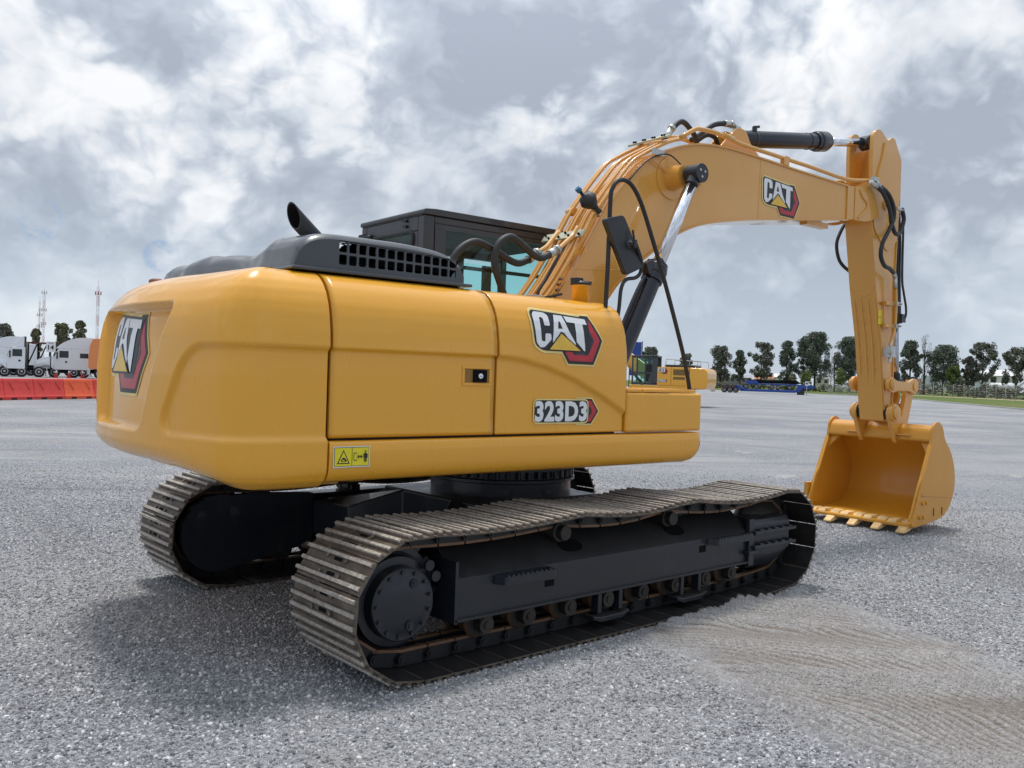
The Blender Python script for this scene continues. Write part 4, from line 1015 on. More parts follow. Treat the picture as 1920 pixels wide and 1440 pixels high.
# ------------------------------------------------------------------ stick
T0, T1 = -.21, .11
bm = NB()
so = [(5.645, 1.25), (5.625, 1.37), (5.52, 2.18), (5.36, 2.78), (5.21, 3.52), (5.185, 3.95), (5.42, 4.05), (5.62, 4.30), (5.815, 4.20), (5.82, 3.86), (5.79, 3.39), (5.77, 2.79), (5.80, 2.0), (5.82, 1.56), (5.79, 1.30), (5.73, 1.24)]
prism(bm, so, T0+.012, T1-.012)
for y0, y1 in ((T0, T0+.035), (T1-.035, T1)):
    P = round_corners([(5.19, 3.90), (5.17, 4.30), (5.18, 4.55), (5.32, 4.61), (5.45, 4.53), (5.50, 4.50), (5.60, 4.56), (5.66, 4.55), (5.825, 4.33), (5.83, 3.86), (5.80, 3.39), (5.60, 3.2), (5.26, 3.45)], [0, .2, .08, .08, .05, .04, .02, .02, .02, 0, 0, .1, .1], 4)
    prism(bm, P, y0-.004, y1+.004)
prism(bm, [(5.42, 4.0), (5.56, 4.45), (5.60, 4.45), (5.50, 4.0)], T0+.03, T1-.03)
tube(bm, [(5.42, T0-.008, 4.46), (5.38, T0-.008, 4.30), (5.30, T0-.008, 4.10), (5.28, T0-.008, 3.98)], .02, 6)
# flanges front and back
def strip(P, t, y0, y1, sg): ribbon(bm, P, y0, y1, t, sg)
strip([(5.655, 1.37), (5.52, 2.18), (5.36, 2.78), (5.21, 3.52), (5.185, 3.95)], .012, T0-.004, T1+.004, 1)
strip([(5.79, 1.30), (5.82, 1.56), (5.80, 2.0), (5.77, 2.79), (5.79, 3.39), (5.82, 3.86)], .012, T0-.004, T1+.004, -1)
# wear bars on the inner face
def face_x(z): return 5.655-(z-1.37)*(.135/.81) if z < 2.18 else 5.52-(z-2.18)*(.16/.60)
for y in (T0+.03, T0+.115, T0+.20, T1-.035):
    a, b = Vector((face_x(1.45)-.012, y, 1.45)), Vector((face_x(2.66)-.012, y, 2.66)); zz = [1.45, 1.8, 2.18, 2.4, 2.66]
    for za, zb in zip(zz, zz[1:]):
        A = Vector((face_x(za)-.014, y, za)); B = Vector((face_x(zb)-.014, y, zb)); D = (B-A); box(bm, (A+B)/2, (.014, .03, D.length), 0, Matrix.Rotation(atan2(D.x, D.z), 3, 'Y'))
for y in (T0+.073, T0+.158, T0+.245):
    for z in [1.50+.145*k for k in range(8)]:
        box(bm, (face_x(z+.04)-.015, y+.016, z+.04), (.006, .010, .08), 0, Matrix.Rotation(-.2, 3, 'Y'))
prism(bm, [(5.67, 1.44), (5.655, 1.42), (5.69, 1.24), (5.75, 1.25)], T0-.008, T1+.008)
tube(bm, [(face_x(2.80)-.013, T0+.02, 2.80), (face_x(2.72)-.013, T0+.06, 2.73), (face_x(2.69)-.013, YM, 2.69), (face_x(2.72)-.013, T1-.06, 2.73), (face_x(2.80)-.013, T1-.02, 2.80)], .006, 6)
cyl(bm, (5.36, T0, 2.62), (5.74, T0, 2.66), .005, n=6)
cyl(bm, (5.695, T0-.05, 1.675), (5.695, T1+.05, 1.675), .062, n=20)
cyl(bm, (5.62, T0-.002, 1.53), (5.62, T0-.006, 1.53), .014, n=10)
stick = obj('stick', bm, YEL_ARM, EX, bevel=.005)
# lines on the stick
bm = NB(); tube(bm, [(5.67, T0-.07, 2.80), (5.69, T0-.07, 2.60), (5.68, T0-.07, 2.35), (5.62, T0-.07, 2.20), (5.60, T0-.06, 2.14)], .018, 8, k=4)
for z in (2.62, 2.36): bx(bm, 5.50, 5.72, T0-.055, T0, z-.02, z+.02)
tube(bm, [(5.50, T0-.03, 2.60), (5.50, T0-.03, 2.30)], .01, 6)
obj('stick_line', bm, YEL_ARM, EX)
bm = NB()
for z in (2.62, 2.36): bx(bm, 5.66, 5.74, T0-.10, T0-.05, z-.022, z+.022); cyl(bm, (5.72, T0-.10, z), (5.72, T0-.13, z), .012, n=6)
bx(bm, 5.56, 5.66, T0-.10, T0-.03, 2.0, 2.12); cyl(bm, (5.60, T0-.07, 2.12), (5.62, T0-.07, 2.19), .02, n=8); bx(bm, 5.50, 5.70, T0-.09, T0-.05, 1.99, 2.03); cyl(bm, (5.60, T0-.07, 2.0), (5.59, T0-.07, 1.93), .022, n=8); bx(bm, 5.53, 5.58, T0-.12, T0-.02, 2.03, 2.08)
obj('stick_valve', bm, STEEL, EX, bevel=.004)
bm = NB()
for z in (2.50, 2.41): bx(bm, 5.42, 5.49, T0-.0065, T0-.004, z-.04, z+.035)
obj('warning_decal', bm, WARNY, EX)
# hoses hanging at the elbow
hose('hydraulic_hose', [(5.16, -.33, 3.90), (5.30, -.35, 3.83), (5.40, -.36, 3.70), (5.41, -.36, 3.56), (5.28, -.37, 3.40), (5.17, -.37, 3.26), (5.14, -.37, 3.12), (5.24, -.36, 3.02), (5.40, -.34, 3.0), (5.55, -.31, 2.97)], .024)
hose('hydraulic_hose', [(5.04, -.32, 3.90), (5.20, -.34, 3.83), (5.32, -.36, 3.66), (5.37, -.36, 3.52), (5.47, -.35, 3.42), (5.60, -.33, 3.42), (5.70, -.31, 3.50), (5.76, -.30, 3.62), (5.72, -.30, 3.71)], .024)
hose('hydraulic_hose', [(5.36, .19, 3.60), (5.26, .21, 3.45), (5.21, .22, 3.30), (5.27, .21, 3.12), (5.44, .19, 3.02), (5.56, .17, 3.0)], .02)
bm = NB(); cyl(bm, (5.55, -.31, 2.97), (5.62, -.29, 2.93), .026, n=10); cyl(bm, (5.64, T0-.07, 2.94), (5.66, T0-.07, 2.80), .026, n=8)
cyl(bm, (4.98, -.30, 3.93), (5.08, -.33, 3.88), .028, n=8); cyl(bm, (5.10, -.30, 3.95), (5.18, -.33, 3.88), .028, n=8); box(bm, (5.08, -.30, 3.97), (.10, .05, .05))
cyl(bm, (5.72, -.30, 3.71), (5.62, -.28, 3.73), .022, n=8)
obj('hose_fitting', bm, STEEL, EX)
# bucket cylinder behind the stick
c0, c1 = Vector((6.02, YM, 3.78)), Vector((6.20, YM, 1.68)); d = (c1-c0).normalized()
bm = NB(); lathe(bm, c0, d, [(0, .05), (.04, .068), (1.24, .068), (1.245, .080), (1.36, .080), (1.365, .04)], 28)
tube(bm, [(5.92, -.13, 3.72), (6.02, -.14, 3.80), (6.06, -.14, 3.70), (6.08, -.14, 3.0), (6.11, -.15, 2.8), (6.18, -.15, 2.62), (6.17, -.15, 2.50), (6.11, -.12, 2.46)], .014, 8)
tube(bm, [(5.98, -.13, 3.74), (6.01, -.14, 3.4), (6.02, -.14, 2.95)], .012, 6); box(bm, c0+d*1.30+Vector((-.0, -.08, 0)), (.09, .06, .10))
tube(bm, [(5.86, -.20, 3.66), (5.95, -.16, 3.70), (6.03, -.14, 3.74)], .012, 6)
bc = obj('bucket_cylinder', bm, CYL, EX, smooth_angle=30)
bm = NB(); cyl(bm, c0+d*1.36, c1, .040, n=20); obj('cylinder_rod', bm, [plain('dull_rod', (.42, .44, .48), .25, .9, .1)], bc)
bm = NB(); cyl(bm, c1-Vector((0, .07, 0)), c1+Vector((0, .07, 0)), .075, n=20); cyl(bm, c1-d*.14, c1, .055, n=16); obj('rod_eye', bm, BLK, bc, bevel=.005)
# tilt links
for y0, y1 in ((T0-.085, T0-.045), (T1+.045, T1+.085)):
    bm = NB(); P = round_corners([(5.55, 1.72), (5.63, 1.775), (5.74, 1.72), (6.05, 1.705), (6.16, 1.76), (6.26, 1.745), (6.28, 1.62), (6.20, 1.555), (6.10, 1.60), (5.80, 1.61), (5.66, 1.575), (5.56, 1.62)], .05, 4)
    prism(bm, P, y0, y1); s = -1 if y0 < 0 else 1; yy = y0 if s < 0 else y1
    cyl(bm, (5.64, yy, 1.675), (5.64, yy+s*.03, 1.675), .06, n=18); cyl(bm, (5.64, yy+s*.03, 1.675), (5.64, yy+s*.036, 1.675), .038, n=14); cyl(bm, (6.19, yy, 1.66), (6.19, yy+s*.012, 1.66), .055, n=18)
    obj('tilt_link', bm, YEL_ARM, EX, bevel=.006)
bm = NB()
A, B = (6.19, 1.66), (6.06, 1.22)
P = [(6.11, 1.66), (6.15, 1.74), (6.25, 1.72), (6.27, 1.62), (6.13, 1.18), (6.05, 1.14), (5.96, 1.20)]
for y0, y1 in ((T0-.035, T0+.02), (T1-.02, T1+.035)): prism(bm, P, y0, y1)
# ring-like web seen between the links
n = 24; ro, ri = .12, .078
for sg in (0,):
    c = Vector((5.985, YM, 1.555))
prism(bm, [(5.90, 1.45), (6.12, 1.45), (6.07, 1.18), (5.93, 1.18)], T0+.05, T1-.05)
P1 = [(5.985+.115*cos(q), 1.525+.115*sin(q)) for q in [2*pi*k/24 for k in range(24)]]; P2 = [(5.985+.078*cos(q), 1.525+.078*sin(q)) for q in [2*pi*k/24 for k in range(24)]]
for y in (T0+.05, T1-.05):
    pass
va = [[bm.verts.new((x, y, z)) for x, z in PP] for PP in (P1, P2) for y in (T0+.05, T1-.05)]
for k in range(24):
    j = (k+1) % 24
    for a, b in ((0, 1), (1, 3), (3, 2), (2, 0)): addf(bm, [va[a][k], va[a][j], va[b][j], va[b][k]])
obj('power_link', bm, YEL_ARM, EX, bevel=.005)

# ------------------------------------------------------------------ bucket (mouth towards the machine)
BY0, BY1 = -.695, .625
side = [(5.86, 1.215), (5.985, 1.25), (6.07, 1.22), (6.13, 1.10), (6.17, 1.0), (6.27, .92), (6.385, .76), (6.43, .60), (6.42, .45), (6.35, .31), (6.24, .195), (6.05, .13), (5.80, .105), (5.50, .10), (5.44, .13), (5.40, .22)]
mouth = [(5.86, 1.0), (5.62, .66), (5.55, .52)]
bm = NB()
sideP = round_corners([(5.83, 1.19), (5.90, 1.255), (6.0, 1.26), (6.09, 1.19), (6.14, 1.05), (6.30, .92), (6.42, .70), (6.44, .50), (6.36, .30), (6.22, .17), (6.0, .115), (5.42, .10), (5.385, .16), (5.56, .55), (5.64, .66), (5.80, 1.0)], [.04, .04, .04, .06, .1, .12, .14, .14, .12, .1, .1, .02, .02, .05, .05, .03], 4)
for y0, y1 in ((BY0, BY0+.028), (BY1-.028, BY1)): prism(bm, sideP, y0, y1)
# shell: curved back and floor
sh = sm2([(5.90, 1.05), (5.97, 1.10), (6.08, 1.08), (6.22, .96), (6.35, .78), (6.40, .60), (6.37, .42), (6.28, .26), (6.12, .17), (5.92, .135), (5.70, .125), (5.44, .115)], 4)
n = len(sh); RO, RI = [], []
for i, (x, z) in enumerate(sh):
    a = sh[max(0, i-1)]; b = sh[min(n-1, i+1)]; l = hypot(b[0]-a[0], b[1]-a[1]); nx, nz = (b[1]-a[1])/l, -(b[0]-a[0])/l
    RO.append((x, z)); RI.append((x+nx*.022, z+nz*.022))
for y in (0,):
    A = [bm.verts.new((x, BY0+.026, z)) for x, z in RO]; B = [bm.verts.new((x, BY1-.026, z)) for x, z in RO]; C = [bm.verts.new((x, BY0+.026, z)) for x, z in RI]; D = [bm.verts.new((x, BY1-.026, z)) for x, z in RI]
    for i in range(n-1): addf(bm, [A[i], A[i+1], B[i+1], B[i]], 0, True); addf(bm, [C[i], D[i], D[i+1], C[i+1]], 0, True)
    addf(bm, [A[0], B[0], D[0], C[0]]); addf(bm, [A[-1], C[-1], D[-1], B[-1]])
# top beam across the mouth
prism(bm, round_corners([(5.80, 1.03), (5.84, 1.17), (5.92, 1.225), (6.04, 1.20), (6.06, 1.07), (5.93, 1.02)], .035, 4), BY0+.026, BY1-.026)
# leading edges of the sides, thicker
for y0, y1 in ((BY0-.014, BY0+.036), (BY1-.036, BY1+.014)):
    prism(bm, [(5.375, .12), (5.80, 1.005), (5.845, .99), (5.66, .60), (5.45, .12)], y0, y1)
# cutting edge
prism(bm, [(5.36, .085), (5.36, .115), (5.58, .145), (5.58, .100)], BY0-.005, BY1+.005)
# lower outer weld line of the side, wear slots
for y in (BY0-.004, BY1+.004): cyl(bm, (5.62, y, .43), (6.34, y, .37), .008, n=6)
cyl(bm, (5.99, BY0+.04, 1.02), (5.99, BY1-.04, 1.02), .010, n=6)
for y in (BY0+.03, BY1-.03):   # gussets inside the top corners
    s = 1 if y < 0 else -1; v = [bm.verts.new(p) for p in ((5.86, y, 1.03), (5.86, y+s*.12, 1.03), (5.78, y, .86))]; w_ = [bm.verts.new(p) for p in ((5.93, y, 1.03), (5.93, y+s*.12, 1.03), (5.85, y, .86))]
    addf(bm, v); addf(bm, w_[::-1]); [addf(bm, [v[i], v[(i+1) % 3], w_[(i+1) % 3], w_[i]]) for i in range(3)]
bucket = obj('bucket', bm, YEL_BUCKET, EX, bevel=.006)
bm = NB()                                        # side cutters with bolts
prism(bm, [(5.37, .10), (5.43, .085), (5.78, .11), (5.70, .40), (5.50, .42)], BY0-.030, BY0-.015)
for x, z in ((5.58, .345), (5.66, .35), (5.52, .19), (5.60, .19)): cyl(bm, (x, BY0-.03, z), (x, BY0-.055, z), .020, n=8)
obj('side_cutter', bm, YEL_BUCKET, bucket, bevel=.004)
bm = NB(); prism(bm, [(5.37, .10), (5.43, .085), (5.78, .11), (5.70, .40), (5.50, .42)], BY1+.015, BY1+.030); box(bm, (5.48, BY1+.03, .36), (.10, .05, .16))
for x, z in ((5.62, .345), (5.55, .19)): cyl(bm, (x, BY1-.03, z), (x, BY1-.045, z), .016, n=8)
obj('side_cutter', bm, YEL_BUCKET, bucket, bevel=.004)
bm = NB()
for x in (5.92, 6.12): box(bm, (x, BY0-.003, .22), (.014, .006, .09))
obj('wear_slot', bm, plain('slot_brown', (.16, .08, .02), .7), bucket)
YT = plain('tooth_worn_yellow', (.72, .47, .20), .5, 0, .3, .4, 25)
def tooth(y, tip=True):
    bm = NB()
    if tip:
        S_ = [(5.56, .155, .100, .070), (5.46, .150, .070, .068), (5.40, .115, .045, .062), (5.33, .075, .028, .058), (5.27, .042, .020, .050)]
    else: S_ = [(5.56, .155, .09, .060), (5.42, .155, .075, .060), (5.375, .125, .085, .058)]
    R = []
    for x, zt_, zb, w in S_: R.append([bm.verts.new((x, y+a*w, z)) for a, z in ((-1, zb), (1, zb), (.85, zt_), (-.85, zt_))])
    for a, b in zip(R, R[1:]):
        for k in range(4): addf(bm, [a[k], a[(k+1) % 4], b[(k+1) % 4], b[k]])
    addf(bm, R[0]); addf(bm, R[-1][::-1])
    return obj('tooth' if tip else 'edge_shroud', bm, YT, bucket, bevel=.012, seg=2)
ty = [BY0+.07+(BY1-BY0-.14)*k/4 for k in range(5)]
for y in ty: tooth(y)
for a, b in zip(ty, ty[1:]): tooth((a+b)/2, False)
for y0, y1, s in ((T0-.075, T0-.03, -1), (T1+.03, T1+.075, 1)):   # hanger ears with pin
    bm = NB(); P = round_corners([(5.60, 1.33), (5.66, 1.44), (5.78, 1.44), (5.86, 1.33), (5.98, 1.24), (6.20, 1.16), (6.10, 1.10), (5.86, 1.08), (5.815, .98), (5.76, 1.05), (5.68, 1.2)], [.08, .06, .06, .06, .1, .02, .02, .02, .02, .06, .1], 4); prism(bm, P, y0, y1)
    yy = y0 if s < 0 else y1; lathe(bm, (5.72, yy, 1.345), (0, s, 0), [(-.01, .105), (.02, .105), (.025, .075), (.05, .075), (.052, .045), (.056, .045)], 28)
    for k in range(3): q = 2*pi*k/3; cyl(bm, (5.72+.088*cos(q), yy+s*.02, 1.345+.088*sin(q)), (5.72+.088*cos(q), yy+s*.03, 1.345+.088*sin(q)), .010, n=8)
    bx(bm, 5.78, 5.83, *sorted((yy+s*.005, yy+s*.16)), 1.085, 1.10)
    obj('bucket_ear', bm, YEL_ARM, bucket, bevel=.006)
bm = NB(); cyl(bm, (5.72, T0-.03, 1.345), (5.72, T1+.03, 1.345), .085, n=24); obj('bucket_pin', bm, RUB, bucket)

# ------------------------------------------------------------------ handrail and mirror by the pump bay
bm = NB(); tube(bm, [(.14, -1.07, 2.02), (.145, -1.08, 2.4), (.14, -1.09, 2.88), (.15, -1.10, 2.98), (.20, -1.10, 3.035), (.28, -1.10, 3.05), (.36, -1.10, 3.01), (.45, -1.10, 2.90), (.58, -1.10, 2.66), (.70, -1.10, 2.42), (.83, -1.10, 2.14), (.96, -1.10, 1.84), (1.035, -1.10, 1.62), (1.045, -1.10, 1.56)], .016, 10, k=5)
rail = obj('handrail', bm, RUB, EX)
bm = NB(); MP = round_corners([(.045, 2.745), (.240, 2.80), (.485, 2.46), (.285, 2.375)], .035, 5)
prism(bm, MP, -1.13, -1.085, 0, lambda x, y, z: Vector((x, y+.04*(x-.26), z)))
lathe(bm, (.30, -1.12, 2.60), (0, -1, 0), [(0, .04), (.02, .035), (.03, .02), (.05, .016)], 16); box(bm, (.315, -1.165, 2.60), (.03, .04, .06)); cyl(bm, (.30, -1.16, 2.70), (.33, -1.16, 2.60), .008)
mir = obj('rear_view_mirror', bm, [plain('mirror_back', (.028, .030, .034), .45, 0, .3)], EX, bevel=.012, seg=3)
bm = NB(); prism(bm, [(a*.9+.1*.26, b*.9+.1*2.6) for a, b in MP], -1.082, -1.078, 0, lambda x, y, z: Vector((x, y+.04*(x-.26), z))); obj('mirror_glass', bm, CHROME, mir)
bm = NB(); tube(bm, [(.315, -1.17, 2.62), (.36, -1.15, 2.585), (.44, -1.12, 2.50), (.46, -1.10, 2.42), (.41, -1.10, 2.375), (.31, -1.10, 2.35), (.265, -1.10, 2.28), (.26, -1.09, 2.14), (.25, -1.07, 1.98)], .014, 10, k=5)
obj('mirror_arm', bm, RUB, mir)

#@@BG
# ================================================================== GROUND
def in_tan(x, y):                             # churned strip beside the near track
    ax, ay, bx_, by = .95, -1.75, .10, -4.3; t = max(0, min(1, ((x-ax)*(bx_-ax)+(y-ay)*(by-ay))/((bx_-ax)**2+(by-ay)**2)))
    return hypot(x-ax-(bx_-ax)*t, y-ay-(by-ay)*t)
def gravel_colour(t, co, far=True):
    """shared by the sheet and the loose stones: base tone, tan strip mask"""
    sx = t.N('ShaderNodeSeparateXYZ'); t.L(co, sx.inputs[0]); x, y = sx.outputs[0], sx.outputs[1]; M = t.math
    ax, ay, bx_, by = .95, -1.75, .10, -4.3; dx, dy = bx_-ax, by-ay; L2 = dx*dx+dy*dy
    px = M('SUBTRACT', x, ax); py = M('SUBTRACT', y, ay)
    tt = M('DIVIDE', M('ADD', M('MULTIPLY', px, dx), M('MULTIPLY', py, dy)), L2); tt = M('MINIMUM', M('MAXIMUM', tt, 0.0), 1.0)
    ex = M('SUBTRACT', px, M('MULTIPLY', tt, dx)); ey = M('SUBTRACT', py, M('MULTIPLY', tt, dy))
    d = M('SQRT', M('ADD', M('MULTIPLY', ex, ex), M('MULTIPLY', ey, ey)))
    n = t.noise(co, 1.6, 5, .6); d = M('ADD', d, M('MULTIPLY', M('SUBTRACT', n, .5), 1.3))
    return t.rng(d, .45, 1.15, 1, 0, True)
def yard_tones(t, co, g):                     # dusty, scuffed and darker areas of the yard, the same for sheet and stones
    big = t.noise(co, .22, 5, .55); mid = t.noise(co, 1.1, 5, .6); st = t.noise(co, .35, 5, .6, stretch=(1, .25, 1))
    g = t.mix(t.rng(big, .38, .64, 0, .55, True), g, (.40, .395, .395))
    g = t.mix(t.rng(mid, .55, .74, 0, .55, True), g, (.33, .315, .295))
    g = t.mix(t.rng(st, .56, .70, 0, .45, True), g, (.17, .17, .175))
    mpr = t.N('ShaderNodeMapping'); mpr.inputs['Rotation'].default_value = (0, 0, radians(32)); t.L(co, mpr.inputs[0])
    rut = t.noise(mpr.outputs[0], .9, 5, .62, stretch=(.10, 1.5, 1)); g = t.mix(t.rng(rut, .57, .68, 0, .55, True), g, (.155, .152, .155)); g = t.mix(t.rng(rut, .42, .33, 0, .5, True), g, (.44, .43, .425))
    p = t.noise(co, .9, 4, .6); g = t.mix(t.rng(p, .64, .76, 0, .8, True), g, (.52, .49, .455))
    return g
def ground_mat():
    t = NT('gravel_ground'); co = t.co(); M = t.math
    tan = gravel_colour(t, co)
    v1 = t.N('ShaderNodeTexVoronoi'); v1.inputs['Scale'].default_value = 72; v1.inputs['Randomness'].default_value = 1; wv = t.noise(co, 40, 2, .5, out=1)
    off = t.N('ShaderNodeVectorMath'); off.operation = 'MULTIPLY_ADD'; t.L(wv, off.inputs[0]); off.inputs[1].default_value = (.012, .012, .012); t.L(co, off.inputs[2]); t.L(off.outputs[0], v1.inputs['Vector'])
    v2 = t.N('ShaderNodeTexVoronoi'); v2.inputs['Scale'].default_value = 34; t.L(off.outputs[0], v2.inputs['Vector'])
    s1 = t.N('ShaderNodeSeparateColor'); t.L(v1.outputs['Color'], s1.inputs[0]); s2 = t.N('ShaderNodeSeparateColor'); t.L(v2.outputs['Color'], s2.inputs[0])
    g = t.ramp(s1.outputs[0], ((0, (.085, .090, .105)), (.3, (.17, .175, .195)), (.65, (.275, .28, .30)), (.88, (.40, .41, .43)), (1, (.66, .66, .67))))
    g2 = t.ramp(s2.outputs[1], ((0, (.12, .125, .145)), (.5, (.25, .26, .285)), (1, (.42, .43, .45))))
    g = t.mix(.35, g, g2)
    g = yard_tones(t, co, g)
    fine = t.noise(co, 60, 5, .7)
    dust = t.ramp(fine, ((.3, (.115, .095, .080)), (.55, (.215, .186, .162)), (.8, (.38, .345, .31))))
    sz = t.N('ShaderNodeSeparateXYZ'); t.L(co, sz.inputs[0]); dust = t.mix(t.rng(sz.outputs[2], .007, .021, 0, .85, True), dust, t.mix(.4, g, (.40, .37, .335)))
    g = t.mix(M('MULTIPLY', tan, .88), g, dust)
    # far-off weeds on the yard
    sx = t.N('ShaderNodeSeparateXYZ'); t.L(co, sx.inputs[0])
    dist = t.N('ShaderNodeVectorMath'); dist.operation = 'LENGTH'; t.L(co, dist.inputs[0])
    wd = t.noise(co, .12, 6, .65, stretch=(1, .45, 1)); g = t.mix(M('MULTIPLY', t.rng(wd, .56, .68, 0, .6, True), t.rng(dist.outputs['Value'], 55, 120, 0, 1)), g, (.15, .17, .09))
    t.set(Base_Color=g, Roughness=.88, Specular_IOR_Level=.3)
    h1 = M('SUBTRACT', 1.0, v1.outputs['Distance']); hh = M('ADD', M('MULTIPLY', M('SUBTRACT', 1, t.rng(v1.outputs['Distance'], 0, .7, 0, 1)), .7), M('MULTIPLY', t.rng(v2.outputs['Distance'], 0, .7, 1, 0), .5))
    b = t.bump(t.noise(co, 3.2, 5, .6), .5, .03)
    b = t.bump(hh, 1.0, .012, b); t.bump(fine, .35, .004, b)
    return t.m
bm = NB(); N_ = 48; R_ = [0, 2, 4, 6, 9, 14, 22, 35, 60, 100, 180, 350, 800, 2500]; rings = []
for r in R_[1:]: rings.append([bm.verts.new((r*cos(2*pi*i/N_), r*sin(2*pi*i/N_), 0)) for i in range(N_)])
c0_ = bm.verts.new((0, 0, 0))
for i in range(N_): addf(bm, [c0_, rings[0][i], rings[0][(i+1) % N_]])
for a, b in zip(rings, rings[1:]):
    for i in range(N_): addf(bm, [a[i], b[i], b[(i+1) % N_], a[(i+1) % N_]])
struct(obj('ground', bm, ground_mat()))

def berm(x, y):                               # gravel pushed up along the front half of the near track
    return (.034+.014*sin(7.3*x)+.010*sin(17*x+2))*math.exp(-((y-(-1.615+.0403*x))/.060)**2)*sstep(.1, .7, x)*(1-sstep(2.0, 2.3, x))
# grouser prints pressed into the churned strip beside the track
bm = NB(); nx_, ny_ = 190, 230; G = []
pr = random.Random(5); ph = [(pr.uniform(0, 6.28), pr.uniform(1.5, 4), pr.uniform(1.5, 4)) for _ in range(6)]
for j in range(ny_+1):
    row = []
    for i in range(nx_+1):
        x, y = -1.35+3.9*i/nx_, -4.45+3.05*j/ny_; d_ = in_tan(x, y); n_ = sum(sin(a+x*b*1.7+y*c*1.7) for a, b, c in ph)/6
        ang = radians(36+14*(y+3)); u = x*cos(ang)+y*sin(ang)+.05*n_+.02*sin(9*x-7*y); w_ = 1-sstep(.70, 1.05, d_+.18*n_)
        r_ = abs(((u/.056) % 1)*2-1); r_ = 1-sstep(.15, .75, r_); amp = .027*(.55+.45*sin(3.1*x+2.3*y+1)*n_*2); edge_ = sstep(0, .12, min(x+1.35, 2.55-x, y+4.45, -1.40-y))
        k_ = edge_*w_*(0 if y > -1.56 else 1); row.append(bm.verts.new((x, y, -.004+k_*(.010+max(0, amp)*1.25*r_+.010*max(0, n_))+edge_*.028*max(0, 1-abs(d_-.90)/.12)*max(0, n_*1.5+.25)*(0 if y > -1.56 else 1)+1.15*berm(x, y))))
    G.append(row)
for a, b in zip(G, G[1:]):
    for i in range(nx_): addf(bm, [a[i], a[i+1], b[i+1], b[i]], 0, True)
struct(obj('ground', bm, bpy.data.materials['gravel_ground']))

